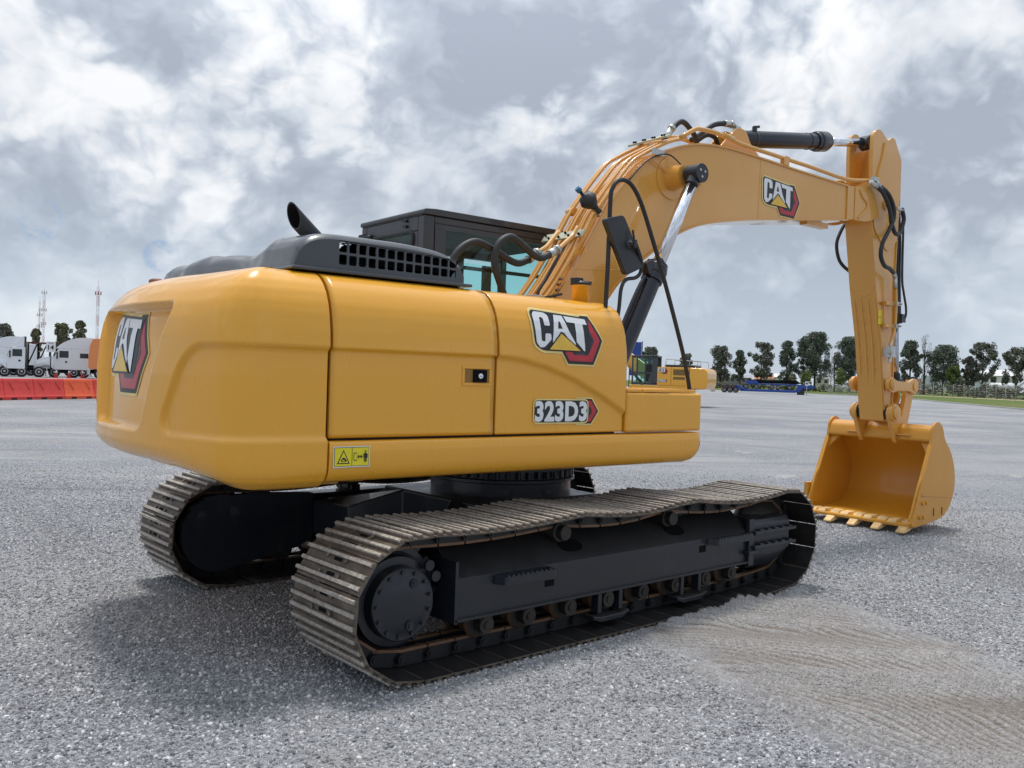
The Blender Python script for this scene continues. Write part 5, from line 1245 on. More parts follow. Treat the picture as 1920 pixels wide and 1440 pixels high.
# loose stones lying on the yard near the photographer: scattered with geometry nodes
def stone_mat():
    t = NT('loose_stone'); oi = t.N('ShaderNodeObjectInfo'); geo = t.N('ShaderNodeNewGeometry')
    tan = gravel_colour(t, geo.outputs['Position'])
    c = t.ramp(oi.outputs['Random'], ((0, (.085, .088, .10)), (.2, (.18, .185, .20)), (.5, (.29, .295, .315)), (.78, (.43, .435, .455)), (.92, (.60, .60, .605)), (1, (.82, .81, .80))))
    c = t.mix(.42, c, yard_tones(t, geo.outputs['Position'], c)); c = t.mix(t.math('MULTIPLY', tan, .60), c, (.24, .205, .172))
    n = t.noise(geo.outputs['Position'], 160, 3, .6); c = t.mix(t.rng(n, .35, .7, 0, .25), c, (.42, .41, .40))
    t.set(Base_Color=c, Roughness=.8, Specular_IOR_Level=.35); return t.m
def scatter():
    bm = NB(); lay = bm.verts.layers.float.new('dens'); G = []
    rr = [2.5*(17.2/2.5)**(i/150) for i in range(151)]; aa = [YAW+radians(44)-radians(86)*j/220 for j in range(221)]
    for r in rr:
        row = []
        for a in aa:
            v = bm.verts.new((CAM.x+r*cos(a), CAM.y+r*sin(a), 0)); d = in_tan(v.co.x, v.co.y)
            v.co.z = berm(v.co.x, v.co.y); v[lay] = (.38+.62*sstep(.45, 1.15, d+.25*sin(3.1*v.co.x+1)*sin(2.7*v.co.y)))*(1-sstep(7.5, 17.0, r)); row.append(v)
        G.append(row)
    for a, b in zip(G, G[1:]):
        for i in range(220): addf(bm, [a[i], a[i+1], b[i+1], b[i]])
    o = obj('loose_gravel', bm, STONE); o['kind'] = 'stuff'
    ng = bpy.data.node_groups.new('stones', 'GeometryNodeTree'); ng.interface.new_socket('Geometry', in_out='INPUT', socket_type='NodeSocketGeometry'); ng.interface.new_socket('Geometry', in_out='OUTPUT', socket_type='NodeSocketGeometry')
    N = ng.nodes.new; L = ng.links.new; gi = N('NodeGroupInput'); go = N('NodeGroupOutput')
    at = N('GeometryNodeInputNamedAttribute'); at.data_type = 'FLOAT'; at.inputs[0].default_value = 'dens'
    mu = N('ShaderNodeMath'); mu.operation = 'MULTIPLY'; mu.inputs[1].default_value = DENS; L(at.outputs[0], mu.inputs[0])
    dp = N('GeometryNodeDistributePointsOnFaces'); L(gi.outputs[0], dp.inputs['Mesh']); L(mu.outputs[0], dp.inputs['Density'])
    join = N('GeometryNodeJoinGeometry')
    for k in range(4):
        ico = N('GeometryNodeMeshIcoSphere'); ico.inputs['Radius'].default_value = 1; ico.inputs['Subdivisions'].default_value = 2 if k < 1 else 1
        sp = N('GeometryNodeSetPosition'); L(ico.outputs[0], sp.inputs[0])
        no = N('ShaderNodeTexNoise'); no.inputs['Scale'].default_value = 1.1; no.noise_dimensions = '4D'; no.inputs['W'].default_value = 3.1*k
        vs = N('ShaderNodeVectorMath'); vs.operation = 'SUBTRACT'; L(no.outputs['Color'], vs.inputs[0]); vs.inputs[1].default_value = (.5, .5, .5)
        vm = N('ShaderNodeVectorMath'); vm.operation = 'SCALE'; L(vs.outputs[0], vm.inputs[0]); vm.inputs['Scale'].default_value = 1.7; L(vm.outputs[0], sp.inputs['Offset'])
        sm = N('GeometryNodeSetMaterial'); sm.inputs['Material'].default_value = STONE; L(sp.outputs[0], sm.inputs[0])
        ti = N('GeometryNodeGeometryToInstance'); L(sm.outputs[0], ti.inputs[0]); L(ti.outputs[0], join.inputs[0])
    ip = N('GeometryNodeInstanceOnPoints'); L(dp.outputs['Points'], ip.inputs['Points']); L(join.outputs[0], ip.inputs['Instance']); ip.inputs['Pick Instance'].default_value = True
    def rnd(t, a, b, seed):
        r = N('FunctionNodeRandomValue'); r.data_type = t; r.inputs['Seed'].default_value = seed
        if t == 'FLOAT_VECTOR': r.inputs[0].default_value = a; r.inputs[1].default_value = b; return r.outputs[0]
        r.inputs[2].default_value = a; r.inputs[3].default_value = b; return r.outputs[1]
    L(rnd('FLOAT_VECTOR', (0, 0, 0), (6.28, 6.28, 6.28), 3), ip.inputs['Rotation'])
    pw = N('ShaderNodeMath'); pw.operation = 'POWER'; L(rnd('FLOAT', 0, 1, 5), pw.inputs[0]); pw.inputs[1].default_value = 2.6
    ma = N('ShaderNodeMath'); ma.operation = 'MULTIPLY_ADD'; L(pw.outputs[0], ma.inputs[0]); ma.inputs[1].default_value = .0098; ma.inputs[2].default_value = .0047
    sv = N('ShaderNodeVectorMath'); sv.operation = 'SCALE'; L(rnd('FLOAT_VECTOR', (.75, .65, .5), (1.25, 1.0, .85), 8), sv.inputs[0]); L(ma.outputs[0], sv.inputs['Scale']); L(sv.outputs[0], ip.inputs['Scale'])
    ri = N('FunctionNodeRandomValue'); ri.data_type = 'INT'; ri.inputs[4].default_value = 0; ri.inputs[5].default_value = 3; ri.inputs['Seed'].default_value = 11; L(ri.outputs[2], ip.inputs['Instance Index'])
    L(ip.outputs[0], go.inputs[0]); md = o.modifiers.new('stones', 'NODES'); md.node_group = ng
STONE = stone_mat(); DENS = 3500
scatter()

# grass beyond the yard, kerb at its edge
def grass_mat():
    t = NT('grass'); co = t.co(); n = t.noise(co, .05, 6, .65, stretch=(1, .5, 1)); f = t.noise(co, 1.5, 6, .7)
    c = t.ramp(n, ((.3, (.085, .125, .03)), (.5, (.12, .16, .045)), (.62, (.19, .18, .085)), (.75, (.30, .25, .15))))
    c = t.mix(t.rng(f, .4, .7, 0, .45), c, (.055, .08, .03)); t.set(Base_Color=c, Roughness=.95, Specular_IOR_Level=.1); t.bump(f, .8, .1); return t.m
GR = grass_mat()
edge = [bgp(1150, 190)[0], bgp(1335, 172)[0], bgp(1450, 175)[0], bgp(1560, 160)[0], bgp(1712, 132)[0], bgp(1800, 108)[0], bgp(1919, 88)[0], bgp(2300, 60)[0], bgp(2900, 40)[0]]
bm = NB(); far = [bgp(px, 900)[0] for px in (1150, 1335, 1450, 1560, 1712, 1800, 1919, 2300, 2900)]
A = [bm.verts.new(p+Vector((0, 0, .006))) for p in edge]; B = [bm.verts.new(p+Vector((0, 0, .006))) for p in far]
for i in range(len(A)-1): addf(bm, [A[i], A[i+1], B[i+1], B[i]])
o = obj('grass', bm, GR); o['kind'] = 'stuff'
bm = NB(); k = edge[3:]
for a, b in zip(k, k[1:]):
    d = (b-a).normalized(); n_ = Vector((-d.y, d.x, 0))*.30
    v = [bm.verts.new(p) for p in (a, b, b+n_, a+n_)]; w_ = [bm.verts.new(p+Vector((0, 0, .13))) for p in (a, b, b+n_, a+n_)]
    addf(bm, w_); [addf(bm, [v[i], v[(i+1) % 4], w_[(i+1) % 4], w_[i]]) for i in range(4)]
struct(obj('kerb', bm, CONC))
bm = NB(); A = [bm.verts.new(bgp(px, d)[0]+Vector((0, 0, .012))) for px, d in ((1640, 214), (1750, 196), (1919, 168), (2200, 140))]; B = [bm.verts.new(bgp(px, d)[0]+Vector((0, 0, .012))) for px, d in ((1640, 225), (1750, 206), (1919, 178), (2200, 149))]
for i in range(3): addf(bm, [A[i], A[i+1], B[i+1], B[i]])
struct(obj('path', bm, plain('dry_earth', (.42, .34, .22), .9)))

# ================================================================== VEGETATION
def leaf_mat(name, c1, c2, c3):
    t = NT(name); co = t.co(); n = t.noise(co, .9, 3, .6); f = t.noise(co, 7, 2, .5)
    c = t.ramp(n, ((.3, c1), (.5, c2), (.7, c3))); c = t.mix(t.rng(f, .4, .65, 0, .4), c, c3)
    t.set(Base_Color=c, Roughness=.8, Specular_IOR_Level=.25); t.b.inputs['Subsurface Weight'].default_value = 0; return t.m
L_DARK = leaf_mat('dark_foliage', (.10, .125, .10), (.14, .165, .13), (.20, .225, .17))
L_MID = leaf_mat('grey_green_foliage', (.11, .122, .098), (.15, .16, .125), (.21, .21, .165))
L_BRIGHT = leaf_mat('bright_foliage', (.075, .11, .03), (.12, .165, .045), (.20, .23, .08))
L_OLIVE = leaf_mat('olive_foliage', (.11, .12, .07), (.17, .175, .10), (.26, .25, .16))
def tree(label, px, dist, w_px, h_px, mat, kind='round', seed=0, trunk=.28, dens=1.0, group='trees beyond the yard', name='tree', cat='tree', base_z=0, leaf=.30):
    rnd = random.Random(seed*31+int(px)); k = dist/FPX; W = w_px*k; H = h_px*k
    p, a = bgp(px, dist, base_z); T = thing(name, label, cat, p, 0, group)
    bm = NB(); tr = .035*H*.6
    top = H*(.75 if kind != 'bare' else .97)
    lean = rnd.uniform(-.03, .03)*H
    tube(bm, [(0, 0, 0), (lean*.3, 0, H*.3), (lean*.7, lean*.3, H*.55), (lean, 0, top)], lambda t: tr*(1-.85*t)+.01*H*.1, 7, k=4)
    cl = []
    nb = {'round': 11, 'tall': 11, 'wide': 14, 'bare': 16, 'open': 12}[kind]
    for i in range(nb):
        q = rnd.uniform(0, 2*pi); zz = trunk+(1-trunk)*((i+.5)/nb)**.85*.86
        if kind == 'tall': ww = .5*sin(min(1, (zz-trunk)/(1-trunk)*1.0+.22)*pi)**.7
        elif kind == 'wide': ww = .5*sqrt(max(.05, 1-((zz-trunk)/(1-trunk)*1.25-.42)**2*1.1))
        elif kind == 'bare': ww = .5*(1-.75*(zz-trunk)/(1-trunk))
        else: ww = .5*sqrt(max(.06, 1-((zz-trunk)/(1-trunk)*1.55-.62)**2))
        r = ww*rnd.uniform(.55, 1.0)*W; e = Vector((r*cos(q), r*sin(q), zz*H)); s = Vector((lean*zz, 0, max(trunk*.55, zz-.22)*H))
        m = (s+e)/2+Vector((0, 0, -.02*H)); tube(bm, [s, m, e], lambda t: tr*(.34 if kind != 'bare' else .25)*(1-.8*t)+.004*H*.3, 5, k=3); cl.append((e, ww))
        if kind == 'bare':
            for _ in range(5): e2 = e+Vector((rnd.uniform(-1, 1)*W*.16, rnd.uniform(-1, 1)*W*.16, rnd.uniform(.02, .12)*H)); tube(bm, [m.lerp(e, rnd.uniform(.2, 1)), e2], .012*tr*10*.12, 4, curve=False); cl.append((e2, .1))
    obj('trunk', bm, BARK, T)
    bm = NB()
    pts = [c for c in cl]
    W *= .90
    def width(zz):
        t_ = max(0, min(1, (zz-trunk*.7)/(1-trunk*.7)))
        return {'tall': .5*sin(min(1, t_*.92+.10)*pi)**.7, 'wide': .5*sqrt(max(.02, 1-(t_*1.9-.80)**2*.72)), 'open': .5*sqrt(max(.03, 1-(t_*1.9-.90)**2*.85)), 'round': .5*sqrt(max(.03, 1-(t_*2.0-.92)**2*.85)), 'bare': .3}[kind]
    lob = [(rnd.uniform(0, 6.28), rnd.uniform(.7, 1.12)) for _ in range(7)]
    for _ in range(int({'round': 50, 'tall': 46, 'wide': 64, 'open': 46, 'bare': 0}[kind])):
        zz = trunk*1.05+(1-trunk*1.05)*rnd.random()**.85; q = rnd.uniform(0, 6.28); f = lob[int(zz*6.9)][1] if cos(q-lob[int(zz*6.9)][0]) > 0 else .92
        r = width(zz)*W*f*rnd.random()**.45*.92; pts.append((Vector((r*cos(q)+lean*zz, r*sin(q), min(.93, zz)*H)), .3))
    for c, ww in pts:
        rad = W*rnd.uniform(.10, .185)*(1.0 if kind != 'open' else .74) if kind != 'bare' else W*.10
        n = int((100 if kind == 'open' else 125 if kind != 'bare' else 7)*min(dens, 1.3))
        for _ in range(n):
            v = Vector((rnd.gauss(0, 1), rnd.gauss(0, 1), rnd.gauss(0, 1))); v = v.normalized()*rad*rnd.random()**.45; v.z *= 1.15; q = c+v
            if q.z > H: q.z = H-.1*rnd.random()
            s = leaf*rnd.uniform(.4, 1.0)*(1 if kind != 'bare' else .5); nrm = Vector((rnd.gauss(0, 1), rnd.gauss(0, 1), rnd.gauss(0, 1)+.6)).normalized(); u, w_ = frame_of(nrm); an = rnd.uniform(0, 6.28); u, w_ = u*cos(an)+w_*sin(an), w_*cos(an)-u*sin(an)
            addf(bm, [bm.verts.new(q+u*s), bm.verts.new(q+w_*s*.55), bm.verts.new(q-u*s), bm.verts.new(q-w_*s*.55)])
    obj('crown', bm, mat, T, recalc=False)
    return T
TD = 232
def H_at(px, d):                              # rows from the horizon down to the foot at distance d, in picture units
    return 1.65/d*FPX
def hz(px): return 673+px*.0313
def trow(label, px, top, w, mat, kind, seed, d=TD, **k): return tree(label, px, d, w, hz(px)+H_at(px, d)-top, mat, kind, seed, **k)
trow('dark rounded tree top rising behind the roof of the far excavator cab', 1218, 651, 36, L_DARK, 'round', 1, 190, trunk=.3)
trow('small greyish tree behind the engine deck of the far excavator', 1287, 663, 30, L_MID, 'round', 2, 190, trunk=.3)
trow('grey-green tree with a ragged crown, first of the row right of the far excavator', 1350, 650, 42, L_MID, 'round', 3, trunk=.20)
trow('slim dark teardrop-shaped tree behind the rear wheels of the blue trailer', 1387, 657, 28, L_DARK, 'tall', 4, trunk=.26)
trow('broad spiky grey-brown tree on a short trunk behind the middle of the blue trailer', 1426, 643, 52, L_MID, 'open', 5, trunk=.26, dens=1.2)
trow('dark tree with a pointed crown behind the front end of the black cargo', 1474, 642, 42, L_DARK, 'tall', 6, trunk=.22, dens=1.1)
trow('narrow dark tree pressed against the left side of the tallest tree', 1504, 633, 32, L_DARK, 'tall', 7, trunk=.3)
trow('tallest and widest dark tree of the row, left of the light mast', 1527, 628, 62, L_DARK, 'wide', 8, trunk=.24, dens=1.6)
trow('thin nearly bare young tree right beside the light mast', 1564, 673, 15, L_MID, 'bare', 9, trunk=.25)
trow('big dark tree standing directly left of and behind the excavator stick', 1592, 637, 54, L_DARK, 'wide', 10, trunk=.22, dens=1.5)
trow('rounded dark tree just right of the silver bucket cylinder rod', 1705, 645, 38, L_DARK, 'round', 11, trunk=.22, dens=1.3)
trow('tall leafless brown tree between two leafy trees right of the bucket cylinder', 1732, 636, 28, L_MID, 'bare', 12, trunk=.30)
trow('broad dark green tree in front of the white box trailer', 1767, 655, 58, L_DARK, 'wide', 13, trunk=.26, dens=1.5)
trow('small fresh green tree tucked under the right side of the broad dark tree', 1787, 689, 26, L_BRIGHT, 'round', 14, 226, trunk=.1)
trow('small grey-green tree leaning against the left of a forked tree', 1815, 675, 26, L_MID, 'round', 15, trunk=.22)
trow('forked grey-green tree with an open crown left of the white tanker', 1841, 652, 58, L_MID, 'open', 16, trunk=.28, dens=1.3)
trow('spiky grey-green tree at the right edge behind the white tanker', 1904, 661, 54, L_MID, 'open', 17, trunk=.26, dens=1.3)
trow('dark round tree cut off at the left edge behind the white trucks', 3, 615, 30, L_MID, 'round', 18, 150, trunk=.25, dens=.8)
trow('pale yellow-green tree behind the day cab truck and the mast', 65, 622, 18, L_OLIVE, 'round', 19, 150, trunk=.25, dens=.8)
trow('olive tree with a lumpy crown behind the sign with the number', 117, 612, 30, L_OLIVE, 'open', 20, 150, trunk=.25, dens=.7)
trow('open olive tree with a thin trunk behind the long sleeper truck', 146, 606, 26, L_OLIVE, 'open', 21, 150, trunk=.3, dens=.6)
def bush(label, px, d, w, top, mat, seed, group='bushes along the far verge'):
    rnd = random.Random(seed); k = d/FPX; W = w*k; H = (hz(px)+H_at(px, d)-top)*k; p, a = bgp(px, d); bm = NB()
    for _ in range(int(500)):
        v = Vector((rnd.gauss(0, 1), rnd.gauss(0, 1), rnd.gauss(0, 1))).normalized()*rnd.random()**.4; q = Vector((v.x*W/2, v.y*W/2, H*.5+v.z*H*.5)); s = .35*rnd.uniform(.5, 1.2)
        u, w_ = frame_of(Vector((rnd.gauss(0, 1), rnd.gauss(0, 1), rnd.gauss(0, 1)+.5))); addf(bm, [bm.verts.new(q+u*s), bm.verts.new(q+w_*s*.6), bm.verts.new(q-u*s), bm.verts.new(q-w_*s*.6)])
    o = obj('bush', bm, mat, recalc=False, loc=p); tag(o, label, 'bush', group)
bush('bright green bush between the two trunks left of the light mast', 1511, 225, 20, 694, L_BRIGHT, 1)
bush('light green bush right of the light mast, beside the excavator stick', 1574, 222, 20, 690, L_BRIGHT, 2)
bush('dull green bush left of the narrow dark tree', 1486, 226, 14, 700, L_OLIVE, 3)
bush('low bush at the foot of the broad dark tree near the white trailer', 1800, 222, 16, 709, L_MID, 4)
bush('dark conical bush standing in front of the fence', 1828, 190, 8, 728, L_DARK, 5)
def hedge(label, pts, h, mat, seed, t=1.2):
    rnd = random.Random(seed); bm = NB()
    for (a, b) in zip(pts, pts[1:]):
        L = (b-a).length; n = int(L*26)
        for _ in range(n):
            q = a.lerp(b, rnd.random())+Vector((rnd.uniform(-t, t)*.5, rnd.uniform(-t, t)*.5, 0)); q.z = h*rnd.random()**.8*(.85+.15*sin(q.x*.7)+.1*sin(q.y*1.9)); s = .38*rnd.uniform(.5, 1.2)
            u, w_ = frame_of(Vector((rnd.gauss(0, 1), rnd.gauss(0, 1), rnd.gauss(0, 1)+.4))); addf(bm, [bm.verts.new(q+u*s), bm.verts.new(q+w_*s*.6), bm.verts.new(q-u*s), bm.verts.new(q-w_*s*.6)])
    tag(obj('hedge', bm, mat, recalc=False), label, 'hedge')
hedge('low green hedge behind the grass, left of the light mast', [bgp(1325, 215)[0], bgp(1420, 216)[0], bgp(1545, 214)[0]], 1.5, leaf_mat('hedge_leaf', (.075, .095, .04), (.10, .125, .05), (.15, .17, .08)), 3)
hedge('dark hedge between the light mast and the excavator stick', [bgp(1535, 212)[0], bgp(1640, 213)[0]], 2.5, L_DARK, 4)
hedge('long grey-green hedge behind the wire fence at the right', [bgp(1660, 224)[0], bgp(1800, 212)[0], bgp(1925, 190)[0], bgp(2100, 160)[0]], 2.7, leaf_mat('dusty_hedge_leaf', (.075, .085, .062), (.11, .115, .085), (.16, .155, .12)), 5)

# ================================================================== FENCES, MAST, SIGNS
def fence(label, pts, h, step=2.6, mesh=True):
    T = thing('wire_fence', label, 'fence', pts[0])
    L = 0; P = [p-pts[0] for p in pts]; first = None
    for a, b in zip(P, P[1:]):
        n = max(1, int((b-a).length/step))
        for i in range(n):
            q = a.lerp(b, i/n)
            if first is None: bm = NB(); cyl(bm, (0, 0, 0), (0, 0, h), .045, n=6); cyl(bm, (0, 0, h), (.12, .05, h+.25), .035, n=6); first = obj('fence_post', bm, CONC, T, loc=q)
            else: c = first.copy(); COL.objects.link(c); c.location = q
    bm = NB()
    for a, b in zip(P, P[1:]):
        for z in [h*k/7 for k in range(1, 8)]: cyl(bm, a+Vector((0, 0, z)), b+Vector((0, 0, z)), .012, n=4)
    obj('fence_wire', bm, GALV, T); return T
fence('long post and wire fence along the verge at the right edge', [bgp(1655, 206)[0], bgp(1750, 196)[0], bgp(1850, 181)[0], bgp(1925, 168)[0], bgp(2050, 150)[0]], 2.3, 3.0)
fence('short stretch of dark paling fence just left of the excavator stick', [bgp(1566, 186)[0], bgp(1600, 176)[0], bgp(1630, 172)[0]], 1.5, .8)
p, a = bgp(1557, 190); T = thing('light_mast', 'tall floodlight mast with two lamp heads standing in a concrete base on the grass', 'light mast', p)
bm = NB(); cyl(bm, (0, 0, .9), (.15, .0, 9.1), .10, .06, n=8); obj('pole', bm, GALV, T)
bm = NB(); box(bm, (0, 0, .45), (.8, .8, .9)); obj('base', bm, CONC, T, bevel=.03)
for s in (-1, 1):
    bm = NB(); d = Vector((sin(a), -cos(a), 0))*s; cyl(bm, Vector((.15, 0, 8.9)), Vector((.15, 0, 9.25))+d*.5, .04, n=6); box(bm, Vector((.15, 0, 9.35))+d*.62, (.42, .42, .28)); obj('lamp_head', bm, GALV, T, bevel=.03)
def signpost(label, px, d, w, h, z0, text, sz, name='signboard', postc=None, cat='sign', yaw=0):
    p, a = bgp(px, d); T = thing(name, label, cat, p, a-pi/2+yaw)   # local -y faces the camera
    bm = NB(); cyl(bm, (0, 0, 0), (0, 0, z0+h*.2), .05, n=8); obj('post', bm, postc or BLK, T)
    bm = NB(); bx(bm, -w/2, w/2, -.07, -.05, z0, z0+h); obj('sign_board', bm, WHITE, T, bevel=.004)
    if text:
        V, F = text_polys(text, sz, sz*.03); xs = [q[0] for q in V]; m = (min(xs)+max(xs))/2; ys = [q[1] for q in V]; n = (min(ys)+max(ys))/2
        bm = NB(); vs = [bm.verts.new((q[0]-m, -.075, q[1]-n+z0+h*.45)) for q in V]; [addf(bm, [vs[i] for i in f_]) for f_ in F]; 
        if text == '14': bx(bm, -.22, .22, -.076, -.074, z0+h*.84, z0+h*.90)
        obj('sign_text', bm, INK, T, recalc=False)
    else:
        bm = NB(); cyl(bm, (0, -.074, z0+h/2), (0, -.078, z0+h/2), h*.28, n=12); obj('sign_symbol', bm, plain('sign_grey', (.12, .14, .17), .6), T)
    return T
signpost('white board with the number 14 on a black post behind the red barriers', 94, 95, .80, 1.0, 2.45, '14', .62, 'lane_sign')
signpost('small white sign on a post at the front end of the blue trailer', 1512.5, 138, .5, .62, 1.45, None, 0, 'small_sign', GALV)
def lattice(label, px, d, top, w0, group, seed=0, antennas=((1, .9),)):
    k = d/FPX; H = (hz(px)+H_at(px, d)-top)*k; p, a = bgp(px, d); T = thing('radio_tower', label, 'radio tower', p, .4, group)
    bm = NB(); n = 16; rnd = random.Random(seed)
    for i in range(n):
        z0, z1 = H*.93*i/n, H*.93*(i+1)/n; w = w0; mi = 0 if (i//2) % 2 == 0 else 1
        for q in range(3):
            c0, c1 = 2*pi*q/3, 2*pi*(q+1)/3; A = Vector((w*cos(c0), w*sin(c0), z0)); B = Vector((w*cos(c0), w*sin(c0), z1)); C = Vector((w*cos(c1), w*sin(c1), z1))
            cyl(bm, A, B, .09, n=4, mi=mi); cyl(bm, A, C, .06, n=4, mi=mi); cyl(bm, B, C, .05, n=4, mi=mi)
    cyl(bm, (0, 0, H*.93), (0, 0, H), .06, n=5)
    obj('lattice_mast', bm, [REDW, WHTW], T)
    for lv in antennas:
        bm = NB()
        for q in range(6):
            c = 2*pi*q/6; r = 1.5; box(bm, (r*cos(c), r*sin(c), H*lv[1]), (.28, .28, 1.9)); cyl(bm, (0, 0, H*lv[1]-.6), (r*cos(c), r*sin(c), H*lv[1]-.6), .06, n=4)
        obj('antenna_ring', bm, GALV if lv[0] else REDW, T)
lattice('red and white radio mast with a ring of antennas above the orange truck', 180, 520, 541, .75, 'radio masts', 1, ((0, .85),))
lattice('slim pale radio mast with dishes, right one of the pair behind the trucks', 79, 640, 555, .8, 'radio masts', 2, ((1, .93), (1, .70), (1, .52)))
lattice('shorter thin radio mast, left one of the pair behind the trucks', 71, 660, 570, .5, 'radio masts', 3, ((1, .72), (1, .55)))

# ================================================================== BARRIERS AND CONES
def barrier_mesh(L):
    bm = NB(); h = .87; prof = [(-.28, 0), (-.28, .13), (-.22, .20), (-.10, .74), (-.075, .84), (-.05, h), (.05, h), (.075, .84), (.10, .74), (.22, .20), (.28, .13), (.28, 0)]
    prism(bm, prof, 0, L-.02, 0, lambda x, y, z: Vector((y, x, z)))
    return bm
first = {}
pxs = [-54, 2, 59, 116, 172, 229]
labs = ['red water-filled barrier cut off by the left edge', 'red barrier standing left of the black sign post', 'red barrier under the black sign post, next to the orange one', 'orange barrier between two red ones', 'red barrier partly hidden by the counterweight', None]
ld = lambda px: 40.5+(43.6-40.5)*px/180
for i in range(len(pxs)-1):
    a, b = bgp(pxs[i], ld(pxs[i]))[0], bgp(pxs[i+1], ld(pxs[i+1]))[0]; L = (b-a).length; d = (b-a).normalized(); col = ORAP if i == 3 else REDP
    T = thing('traffic_barrier', labs[i], 'barrier', a, atan2(d.y, d.x), 'plastic barriers in a line at the left')
    bm = barrier_mesh(L); obj('barrier_body', bm, col, T, bevel=.02)
    bm = NB()
    for t in (.27, .77): bx(bm, L*t-.13, L*t+.13, -.284, .284, -.01, .10)
    obj('forklift_slot', bm, BARM, T)
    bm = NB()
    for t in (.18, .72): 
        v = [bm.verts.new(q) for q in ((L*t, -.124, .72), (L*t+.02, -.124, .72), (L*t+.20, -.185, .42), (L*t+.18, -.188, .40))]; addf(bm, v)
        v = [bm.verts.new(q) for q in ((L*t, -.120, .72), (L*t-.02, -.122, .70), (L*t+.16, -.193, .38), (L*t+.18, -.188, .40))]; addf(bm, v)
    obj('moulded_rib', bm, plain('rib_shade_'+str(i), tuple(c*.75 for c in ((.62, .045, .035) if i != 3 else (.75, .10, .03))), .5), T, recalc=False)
cone_labs = ['leftmost of the three orange cones behind the barriers', 'middle one of the three orange cones behind the barriers', 'orange cone nearest the orange truck']
for px, lab in zip((105, 129, 154.5), cone_labs):
    p, a = bgp(px, 94); T = thing('traffic_cone', lab, 'cone', p, 0, 'traffic cones in front of the trucks')
    bm = NB(); lathe(bm, (0, 0, .03), (0, 0, 1), [(0, .19), (.66, .035), (.68, .03)], 14); obj('cone_body', bm, REDP, T)
    bm = NB(); box(bm, (0, 0, .015), (.42, .42, .03)); obj('cone_base', bm, REDP, T)
    bm = NB(); lathe(bm, (0, 0, .50), (0, 0, 1), [(0, .085), (.19, .045)], 14); obj('cone_collar', bm, WHITE, T)

